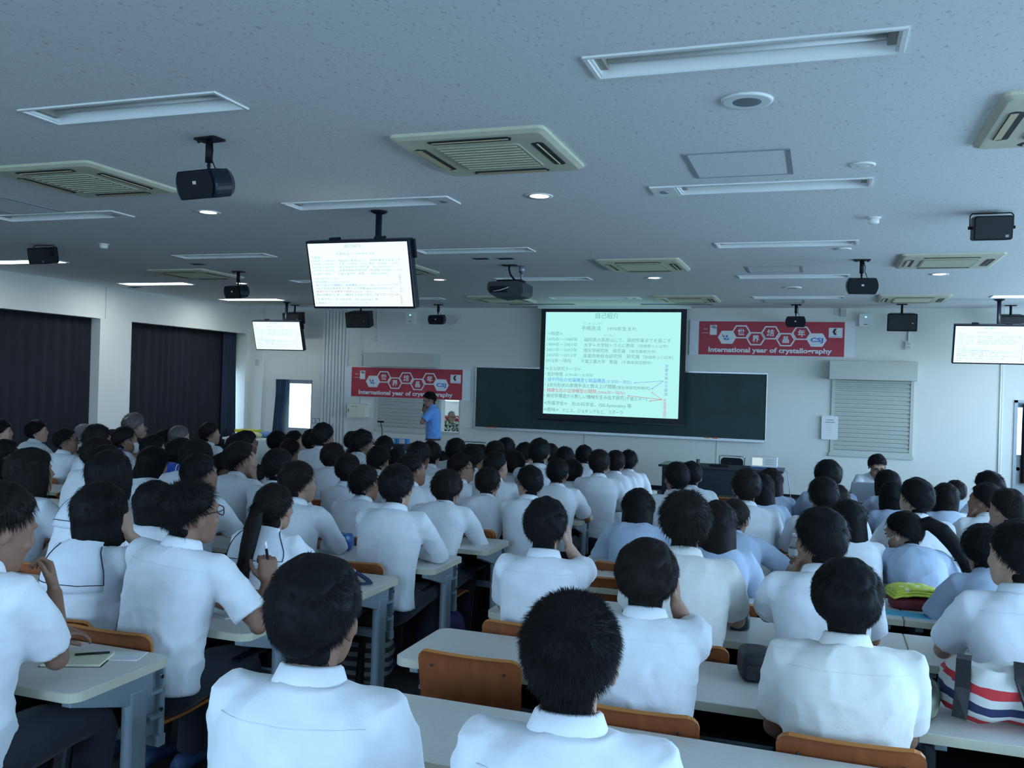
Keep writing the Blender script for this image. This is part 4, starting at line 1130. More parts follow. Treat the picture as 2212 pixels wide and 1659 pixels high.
# ------------------------------------------------------------------ hair
CRC = Vector((0, -.012, .022)); CRR = Vector((.075, .095, .086))
def cran_r(d):
    return 1 / math.sqrt((d.x / CRR.x) ** 2 + (d.y / CRR.y) ** 2 + (d.z / CRR.z) ** 2)
def interp(tab, x):
    for (a, va), (b, vb) in zip(tab, tab[1:]):
        if x <= b: return va + (vb - va) * max(0, min(1, (x - a) / (b - a)))
    return tab[-1][1]
HAIRLINE = {  # azimuth from the face (deg) -> elevation of the hairline (deg)
    'short': [(0, 32), (35, 26), (60, 4), (80, -4), (100, -12), (125, -32), (155, -46), (180, -50)],
    'mop': [(0, 18), (35, 10), (60, -14), (85, -24), (110, -34), (140, -50), (180, -56)],
    'bald': [(0, 60), (40, 55), (70, 12), (90, 0), (120, -22), (180, -40)]}
def hair_mesh(style, seed=0, n_tuft=900, fine=1.0):
    rnd = random.Random(seed)
    S = dict(crop=dict(line='short', top=.024, side=.012, back=.017, lift=1.25, tl=.034, tw=0.0014),
             short=dict(line='short', top=.030, side=.016, back=.020, lift=.16, tl=.040, tw=0.0020),
             spiky=dict(line='short', top=.034, side=.018, back=.022, lift=.42, tl=.044, tw=0.0019),
             mop=dict(line='mop', top=.030, side=.026, back=.026, lift=.10, tl=.050, tw=0.0023),
             bob=dict(line='mop', top=.028, side=.026, back=.026, lift=.05, tl=.055, tw=0.0020, curtain=-.135),
             longish=dict(line='mop', top=.028, side=.024, back=.026, lift=.02, tl=.055, tw=0.0024, curtain=-.20),
             long=dict(line='mop', top=.026, side=.022, back=.024, lift=.01, tl=.06, tw=0.0024, curtain=-.34),
             tied=dict(line='short', top=.020, side=.014, back=.016, lift=.03, tl=.05, tw=0.0018, tail=1),
             sidetail=dict(line='short', top=.022, side=.016, back=.018, lift=.04, tl=.05, tw=0.0018, tail=2),
             grey=dict(line='short', top=.022, side=.016, back=.018, lift=.35, tl=.030, tw=0.0018),
             curly=dict(line='short', top=.040, side=.034, back=.034, lift=.8, tl=.030, tw=0.0027),
             bald=dict(line='bald', top=.004, side=.006, back=.008, lift=.2, tl=.012, tw=0.0014))[style]
    line = HAIRLINE[S['line']]
    lump = Vector((seed * 3.7, seed * 1.3, 0))
    def outer(d):
        az = abs(math.degrees(math.atan2(d.x, d.y))); el = math.degrees(math.asin(max(-1, min(1, d.z))))
        h = interp(line, az)
        up = max(0, d.z); back = max(0, -d.y)
        t = S['top'] * up + S['side'] * (1 - up) * (1 - back) + S['back'] * (1 - up) * back
        t *= 1 + .28 * noise.noise(d * 3.2 + lump) + .12 * noise.noise(d * 8 + lump)
        g = max(0, min(1, (el - h + 3) / 11))
        g = g * g * (3 - 2 * g)
        return cran_r(d) + t * g - .016 * (1 - g), g
    mb = MB(); na, ne = 56, 40
    rings = []
    for i in range(ne + 1):
        e = R(-70 + 159 * i / ne)
        ring = []
        for j in range(na):
            a = 2 * math.pi * j / na
            d = Vector((math.sin(a) * math.cos(e), math.cos(a) * math.cos(e), math.sin(e)))
            r, g = outer(d); ring.append(CRC + d * r)
        rings.append(ring)
    mb.loft(rings)
    if style != 'bald':
        nz = .058 if S['line'] == 'mop' else .050
        mb.ball((0, -.036, -.062), (nz, .040, .062), 16, 10)
    paths = []          # surfaces for tufts: (pos, flow, normal)
    crown = Vector((.1, -.55, .83)).normalized()
    for _ in range(n_tuft * 3):
        if len(paths) >= n_tuft: break
        d = Vector((rnd.gauss(0, 1), rnd.gauss(0, 1), rnd.gauss(0, 1))).normalized()
        r, g = outer(d)
        if g < .5 and not (g > .12 and rnd.random() < .8): continue
        fl = (d - crown * d.dot(crown)); fl = fl - d * fl.dot(d)
        fl = fl.normalized() if fl.length > 1e-4 else d.orthogonal()
        fl = (fl + Vector((0, 0, -.5)) * (1 - max(0, d.z))); fl = (fl - d * fl.dot(d)).normalized()
        paths.append((CRC + d * (r - .006), fl, d))
    if style != 'bald':
        for _ in range(n_tuft // 5):
            a = R(rnd.uniform(110, 250)); z = rnd.uniform(-.118, -.03); q = math.sqrt(max(.05, 1 - ((z + .062) / .062) ** 2))
            nr = Vector((math.sin(a), math.cos(a), 0)); paths.append((Vector((nz * q * math.sin(a), -.036 + .040 * q * math.cos(a), z)) - nr * .004, Vector((rnd.gauss(0, .15), .1, -1)).normalized(), nr))
    zb = S.get('curtain')
    if zb is not None:
        nz, nu = 10, 26; og = []; ig = []
        amax = 128
        for i in range(nz + 1):
            z = .03 + (zb - .03) * i / nz
            f = i / nz
            ro, ri = [], []
            for j in range(nu + 1):
                u = -1 + 2 * j / nu
                a = R(180 + u * (amax - 8 * f))
                fl_ = 1 + .08 * math.sin(f * math.pi * .8) - (.16 * f if zb > -.2 else .22 * f * f)
                rx, ry = (.101 if zb > -.18 else .092) * fl_, .116 * fl_
                w = 1 + .03 * noise.noise(Vector((u * 5, z * 20, seed)))
                zz = z + (.020 * noise.noise(Vector((u * 9, seed, 3))) + (.05 if zb < -.18 else .02) * u * u) * f
                yb = -.010 - (.17 * f if zb < -.25 else (.075 * f if zb < -.18 else 0))
                ro.append(Vector((rx * math.sin(a) * w, ry * math.cos(a) * w + yb, zz)))
                ri.append(Vector(((rx - .024) * math.sin(a), (ry - .026) * math.cos(a) + yb, zz)))
                if rnd.random() < (n_tuft / 700 if zb > -.18 else n_tuft / 330):
                    nrm = Vector((math.sin(a), math.cos(a), 0)); paths.append((ro[-1] - nrm * .004, Vector((rnd.gauss(0, .06), rnd.gauss(0, .06), -1)).normalized(), nrm))
            og.append(ro); ig.append(ri)
        mb2 = [o + list(reversed(i_)) for o, i_ in zip(og, ig)]
        mb.loft(mb2)
    if S.get('tail'):
        if S['tail'] == 1: tp = [(0, -.095, .04), (0, -.150, .03), (.003, -.195, -.04), (.006, -.245, -.13), (.01, -.295, -.23), (.012, -.335, -.33)]
        else: tp = [(0, -.09, .04), (.03, -.14, .05), (.07, -.19, .0), (.10, -.23, -.08), (.125, -.255, -.17), (.14, -.27, -.25)]
        mb.tube(tp, [.024, .031, .040, .038, .028, .008] if S['tail'] == 1 else [.03, .040, .047, .044, .034, .010], 12)
        for _ in range(int(n_tuft * .8)):
            k = rnd.random() * (len(tp) - 1.6) + .3; i = int(k); p = Vector(tp[i]).lerp(Vector(tp[i + 1]), k - i); dirn = (Vector(tp[i + 1]) - Vector(tp[i])).normalized()
            nr = Vector((rnd.gauss(0, 1), rnd.gauss(0, 1), rnd.gauss(0, .3))); nr = (nr - dirn * nr.dot(dirn)).normalized()
            paths.append((p + nr * .030, (dirn + nr * .10).normalized(), nr))
    base = voxel(mb, .0075, 2, 'hair')
    vs = [v.co.copy() for v in base.vertices]; fs = [tuple(p.vertices) for p in base.polygons]
    bpy.data.meshes.remove(base)
    for (p, fl, nr) in paths:
        l = S['tl'] * rnd.uniform(.6, 1.25) * (.5 + .5 * fine); w = S['tw'] * rnd.uniform(.6, 1.3) * fine; lf = S['lift'] * rnd.uniform(.4, 1.2) * (.4 + .6 * fine)
        side = fl.cross(nr).normalized(); side = (side + nr * rnd.uniform(-.5, .5)).normalized()
        d1 = (fl + nr * lf + side * rnd.gauss(0, .15)).normalized(); d2 = (d1 + Vector((0, 0, -.18)) + fl * .2).normalized()
        a = p; b = p + d1 * l * .55; c = b + d2 * l * .45
        n = len(vs)
        vs += [a - side * w, a + side * w, b - side * w * .6, b + side * w * .6, c]
        fs += [(n, n + 1, n + 3, n + 2), (n + 2, n + 3, n + 4)]
    me = bpy.data.meshes.new('hair_' + style); me.from_pydata([tuple(v) for v in vs], [], fs)
    for p in me.polygons: p.use_smooth = True
    return me

# ------------------------------------------------------------------ materials of people
def cloth_mat(name, col, var=.04, fold=.0):
    m = mat(name, col, .85, var=var, scale=14, bump=.25, bscale=35, spec=.25, sheen=.15)
    return m
M['skin'] = mat('skin', (.34, .195, .14), .55, var=.06, scale=30, spec=.35)
M['skin_d'] = mat('skin_tanned', (.24, .125, .085), .55, var=.06, scale=30, spec=.35)
M['skin_l'] = mat('skin_fair', (.42, .26, .19), .55, var=.05, scale=30, spec=.35)
M['hair'] = mat('hair_black', (.006, .0055, .0065), .6, var=.25, scale=60, spec=.12)
M['hair_b'] = mat('hair_dark_brown', (.010, .007, .007), .6, var=.25, scale=60, spec=.12)
M['hair_g'] = mat('hair_grey', (.16, .16, .17), .55, var=.4, scale=80)
M['hair_br'] = mat('hair_brown_grey', (.075, .06, .058), .5, var=.3, scale=80)
M['w1'] = cloth_mat('shirt_white_a', (.72, .75, .80)); M['w2'] = cloth_mat('shirt_white_b', (.66, .69, .74)); M['w3'] = cloth_mat('shirt_white_warm', (.72, .72, .70))
M['lb'] = cloth_mat('shirt_light_blue', (.41, .50, .65)); M['lb2'] = cloth_mat('shirt_pale_blue', (.47, .55, .69)); M['lg'] = cloth_mat('shirt_blue_grey', (.30, .36, .46))
M['polo'] = cloth_mat('polo_blue', (.13, .30, .66)); M['khaki'] = cloth_mat('trousers_khaki', (.40, .37, .28)); M['navy'] = cloth_mat('trousers_navy', (.018, .020, .032))
M['bcol'] = cloth_mat('sailor_collar_blue', (.015, .07, .42)); M['wcol'] = cloth_mat('sailor_collar_white', (.70, .74, .82))
M['line'] = mat('navy_braid', (.01, .012, .03), .8); M['wline'] = mat('white_braid', (.8, .82, .86), .8)
M['shoe'] = mat('shoe_blue', (.03, .06, .16), .6); M['frame_g'] = mat('glasses_frame', (.02, .02, .025), .35)
M['aloha'] = ramp_mat('aloha_print', 'ShaderNodeTexNoise', [(.42, (.01, .012, .012)), (.5, (.06, .08, .06)), (.56, (.6, .62, .55))], .7, Scale=22.0, Detail=3.0)
M['darkc'] = cloth_mat('dark_cardigan', (.03, .028, .03)); M['tie'] = mat('tie_green', (.05, .16, .12), .7)
SHOE = shoe_mesh()
# ================================================================== PEOPLE: the audience
LEANS = {'u0': (0, 10), 'u6': (6, 8), 'u10': (10, 12), 'f16': (16, 14), 'f22': (22, 18), 'f28': (28, 22), 'l34': (34, 26)}
CUSTOM_ARMS = {
    'cheekR': dict(armR=((.095, .035, -.085), (.35, .9, -1), (-.10, -.05, 1), (1, .25, 0), 22), armR_head=True),
    'chinR': dict(armR=((.045, .075, -.150), (.35, .8, -1), (-.35, .05, .9), (.75, .6, .1), 60), armR_head=True),
    'chinL': dict(armL=((-.045, .075, -.150), (-.35, .8, -1), (.35, .05, .9), (-.75, .6, .1), 60), armL_head=True),
    'mouth': dict(hp=16, armR=((.03, .34, .915), (.35, .35, -1.5), (-.35, .10, .9), (.6, .7, .1), 60), armL='desk'),
    'pen': dict(side=6, armR=((.30, .30, .86), (.8, -.2, -1), (-.15, .25, .95), (.6, -.6, .2), 62), armL='fold'),
}
def pose_of(lean, turn, arms, wide=1.0, sex='m', **kw):
    po = dict(lean=LEANS[lean][0], slouch=LEANS[lean][1], hy=turn, w=(.87 if sex == 'f' else 1.0) * wide)
    if lean == 'l34': po['hp'] = 12
    elif lean == 'f28': po['hp'] = 2
    if arms in ARM: po['armL'] = po['armR'] = arms
    else:
        po['armL'] = po['armR'] = 'desk'; po.update(CUSTOM_ARMS[arms])
    po.update(kw); return po

def collar_mesh(sk):
    c, t = spine_at(sk, .524); x = sk['xx']; y = t.cross(x).normalized()
    n = 28; rings = []
    for r, h in ((.058, .026), (.062, .030), (.069, .025), (.084, -.012), (.081, -.016), (.064, .008)):
        ring = []
        for j in range(n):
            a = 2 * math.pi * (j + .5) / n - math.pi / 2
            front = max(0, math.sin(a)) ** 3
            rr = r * (1 + .10 * front)
            ring.append(c + x * rr * math.cos(a) + y * (rr * math.sin(a) + .004) + t * (h - .030 * front))
        rings.append(ring)
    rings.append(rings[0])
    return MB().loft(rings, False).mesh('shirt_collar', True)

def bvh_of(me): return BVHTree.FromPolygons([v.co.copy() for v in me.vertices], [tuple(p.vertices) for p in me.polygons])
def back_point(bv, sk, u, s):
    """point on the back of the shirt: u sideways, s along the spine"""
    c, t = spine_at(sk, s); x = sk['xx']; y = t.cross(x).normalized()
    h = bv.ray_cast(c + x * u - y * .5, y)
    return (h[0], h[1]) if h[0] is not None and (h[0] - c).dot(y) < .1 else (c + x * u - y * .08, -y)
def sailor_meshes(sk, sm):
    bv = bvh_of(sm); nu, nv = 16, 8; g = []
    for i in range(nv + 1):
        v = i / nv; row = []
        for j in range(nu + 1):
            u = -1 + 2 * j / nu
            wv = (.080 + .070 * min(1, v * 1.6)) * sk['w'] / .87
            s = .506 - .170 * v - .018 * (1 - u * u) * v
            p, nrm = back_point(bv, sk, u * wv, s)
            row.append((p + nrm * .010, nrm))
        g.append(row)
    for _ in range(4):      # relax the cloth so it hangs evenly
        h_ = [[q for q in r_] for r_ in g]
        for i in range(nv + 1):
            for j in range(nu + 1):
                nb = [h_[a][b][0] for a, b in ((i - 1, j), (i + 1, j), (i, j - 1), (i, j + 1)) if 0 <= a <= nv and 0 <= b <= nu]
                if 0 < i < nv and 0 < j < nu: g[i][j] = (h_[i][j][0] * .5 + sum(nb, Vector()) / len(nb) * .5, h_[i][j][1])
                elif 0 < i < nv or 0 < j < nu:
                    nb = [h_[i - 1][j][0], h_[i + 1][j][0]] if 0 < i < nv else [h_[i][j - 1][0], h_[i][j + 1][0]]
                    g[i][j] = (h_[i][j][0] * .5 + (nb[0] + nb[1]) * .25, h_[i][j][1])
    for i in range(nv + 1):
        for j in range(nu + 1): g[i][j] = (g[i][j][0] + g[i][j][1] * .006, g[i][j][1])
    mb = MB(); vs = []; fs = []
    for off in (.004, -.012):
        for row in g:
            for p, nr in row: vs.append(p + nr * off)
    N = (nu + 1) * (nv + 1)
    for s in (0, 1):
        for i in range(nv):
            for j in range(nu):
                a = s * N + i * (nu + 1) + j; q = (a, a + 1, a + nu + 2, a + nu + 1); fs.append(q if s == 0 else q[::-1])
    rim = [(i * (nu + 1), (i + 1) * (nu + 1)) for i in range(nv)] + [(i * (nu + 1) + nu, (i + 1) * (nu + 1) + nu) for i in range(nv)] + [(nv * (nu + 1) + j, nv * (nu + 1) + j + 1) for j in range(nu)]
    for a, b in rim: fs.append((a, b, b + N, a + N))
    col = mb.add(vs, fs).mesh('sailor_collar', True)
    def line(ins, r):
        pts = [g[i][ins][0] + g[i][ins][1] * .006 for i in range(1, nv)] + [g[nv - 1][j][0] + g[nv - 1][j][1] * .006 for j in range(ins, nu + 1 - ins)] + [g[i][nu - ins][0] + g[i][nu - ins][1] * .006 for i in range(nv - 1, 0, -1)]
        return MB().tube(pts, r, 6).mesh('braid', True)
    return col, line(0, .0020), line(1, .0042)
def seam_meshes(sk, sm):
    bv = bvh_of(sm)
    pts = []
    for j in range(21):
        u = -1 + 2 * j / 20; p, nr = back_point(bv, sk, u * .165 * sk['w'], .445 - .006 * (1 - u * u)); pts.append(p + nr * .0006)
    a = MB().tube(pts, .0016, 5).mesh('yoke_seam', True)
    pts = []
    for j in range(14):
        p, nr = back_point(bv, sk, .0, .44 - .40 * j / 13); pts.append(p + nr * .0012)
    b = MB().tube(pts, [.0026] * 3 + [.0022] * 4 + [.0016] * 7, 6).mesh('back_pleat', True)
    return a, b

def glasses_mesh():
    mb = MB()
    for s in (-1, 1):
        pts = []
        for x, z in rrect(s * .034 - .025, -.017, s * .034 + .025, .017, .012, 3): pts.append((x, .103 - .10 * abs(x) ** 1.2, z + .008))
        mb.tube(pts + [pts[0], pts[1]], .0022, 6)
        mb.tube([(s * .059, .098, .014), (s * .074, .070, .014), (s * .080, .0, .012), (s * .081, -.02, -.006)], .0022, 6)
    mb.tube([(-.010, .104, .010), (0, .107, .012), (.010, .104, .010)], .0022, 6)
    return mb.mesh('eyeglasses', True)
GLASSES = glasses_mesh()
def face_parts(parent, hm, brow=M['hair']):
    for s in (-1, 1):
        q = MB(); q.ball((s * .031, .0875, .008), (.0135, .006, .0048), 12, 8); o = q.build('eye', M['frame_g'], parent, smooth=True); o.matrix_local = hm
        q = MB(); q.tube([(s * .013, .0945, .026), (s * .030, .0955, .031), (s * .047, .086, .027)], [.003, .0036, .002], 6); o = q.build('eyebrow', brow, parent, smooth=True); o.matrix_local = hm
    q = MB(); q.ball((0, .0955, -.065), (.021, .0035, .0025), 12, 6); o = q.build('mouth', M['lip'], parent, smooth=True); o.matrix_local = hm
M['lip'] = mat('lips', (.30, .10, .09), .5)
def mask_mesh():
    mb = MB(); rings = []
    for k in range(7):
        z = -.108 + .095 * k / 6; row = []
        for j in range(11):
            a = R(-72 + 144 * j / 10); rr = .070 + .034 * math.sin(math.pi * (k + .6) / 7.2)
            row.append(Vector((rr * .88 * math.sin(a), .024 + rr * math.cos(a), z)))
        rings.append(row)
    vs = []; fs = []
    for off in (1.0, .95):
        for r_ in rings: vs += [Vector((p.x * off, .024 + (p.y - .024) * off, p.z)) for p in r_]
    N = 77
    for s in (0, 1):
        for i in range(6):
            for j in range(10):
                a = s * N + i * 11 + j; fs.append((a, a + 1, a + 12, a + 11))
    mb.add(vs, fs)
    for s in (-1, 1): mb.tube([(s * .086, .05, -.03), (s * .086, .01, -.01), (s * .082, -.02, .005)], .0016, 5)
    return mb.mesh('face_mask', True)
MASK = mask_mesh()

_legs = {}
def seated_legs(sk, skirt):
    if skirt not in _legs: _legs[skirt] = trousers_mesh(sk, skirt, .014)
    return _legs[skirt]
_pose = {}
FINE = {'mouth': .0062, 'pen': .0062, 'lecturer': .0065, 'lapman': .0068, 'boothman': .008}
def pose_assets(key, po, sex, near, sleeve, tuck=True):
    k = (key, sex, near)
    if k not in _pose:
        sk = skeleton(po)
        _pose[k] = dict(sk=sk, body=body_mesh(sk, FINE.get(key if isinstance(key, str) else key[2], .0085) if near else .0135, sex == 'f'), legs=standing_legs(sk) if po.get('stand') else seated_legs(sk, sex == 'f'), collar=collar_mesh(sk))
    A_ = _pose[k]
    if sleeve not in A_:
        A_[sleeve] = shirt_mesh(A_['sk'], sleeve, (.0085 if near == 2 else .0105) if near else .015, (.0075 if near == 2 else .006) if near else .004, seed=len(_pose) * 1.7, tuck=tuck)
    return A_
_hair = {}
def hair_of(style, near, var):
    k = (style, near, var)
    if k not in _hair: _hair[k] = hair_mesh(style, seed=var * 5 + len(style), n_tuft=15000 if near == 2 else (3200 if near else 700), fine=.42 if near == 2 else (.7 if near else 1.0))
    return _hair[k]

def add_part(name, me, m, parent, mx=None):
    o = link_mesh(name, me, None, parent)
    if len(me.materials) == 0: me.materials.append(m)
    o.material_slots[0].link = 'OBJECT'; o.material_slots[0].material = m
    if mx is not None: o.matrix_local = mx
    return o

def add_person(hx, hy_, s, yaw, po, key, hair, shirt, sleeve, sex, label, group, near=0, var=0, skin='skin', hairm='hair', glasses=0, sailor=None, mask=0, face=False, tuck=True, chair=True, seams=None, z0=None, chair_label=None, legm='navy', clampx=None):
    A_ = pose_assets(key, po, sex, near, sleeve, tuck)
    sk = A_['sk']; hm = sk['hm']; h = hm.translation
    rot = Matrix.Rotation(R(yaw), 3, 'Z')
    off = rot @ Vector((h.x, h.y, 0)) * s
    rx, ry = hx - off.x, hy_ - off.y
    root = empty('person', (rx, ry, floor_z(ry) if z0 is None else z0), R(yaw), label, 'person', group)
    root.scale = (s, s, s)
    add_part('body', A_['body'], M[skin], root)
    sh = add_part('shirt', A_[sleeve], M[shirt], root)
    add_part('skirt' if sex == 'f' else 'trousers', A_['legs'], M[legm], root)
    add_part('hair', hair_of(hair, near, var), M[hairm], root, hm)
    if sailor:
        kk = 'sailor' + sleeve
        if kk not in A_: A_[kk] = sailor_meshes(sk, A_[sleeve])
        c, l0, l1 = A_[kk]
        co = add_part('sailor_collar', c, M['bcol' if sailor == 'b' else 'wcol'], sh)
        add_part('braid', l0 if sailor == 'w' else l1, M['wline' if sailor == 'b' else 'line'], co)
    else: add_part('shirt_collar', A_['collar'], M[shirt], sh)
    if (near and not sailor) if seams is None else seams:
        kk = 'seam' + sleeve
        if kk not in A_: A_[kk] = seam_meshes(sk, A_[sleeve])
        add_part('yoke_seam', A_[kk][0], M[shirt], sh)
        if sleeve == 'long': add_part('back_pleat', A_[kk][1], M[shirt], sh)
    if glasses: add_part('eyeglasses', GLASSES, M['frame_g'], root, hm)
    if mask: add_part('face_mask', MASK, M['bwhite'], root, hm)
    if face: face_parts(root, hm)
    if near:
        for sx in (-1, 1): add_part('shoe', SHOE, M['shoe'], root, Matrix.Translation((sx * .11, .40, 0)))
    if chair:
        cx = rx
        if clampx is not None: cx = min(rx, clampx) if clampx < -1.6 else max(rx, clampx)
        ch = put_chair(cx, ry + .07, chair_label or label, R(yaw * .3)); ch.scale = (1, 1, .925)
    return root

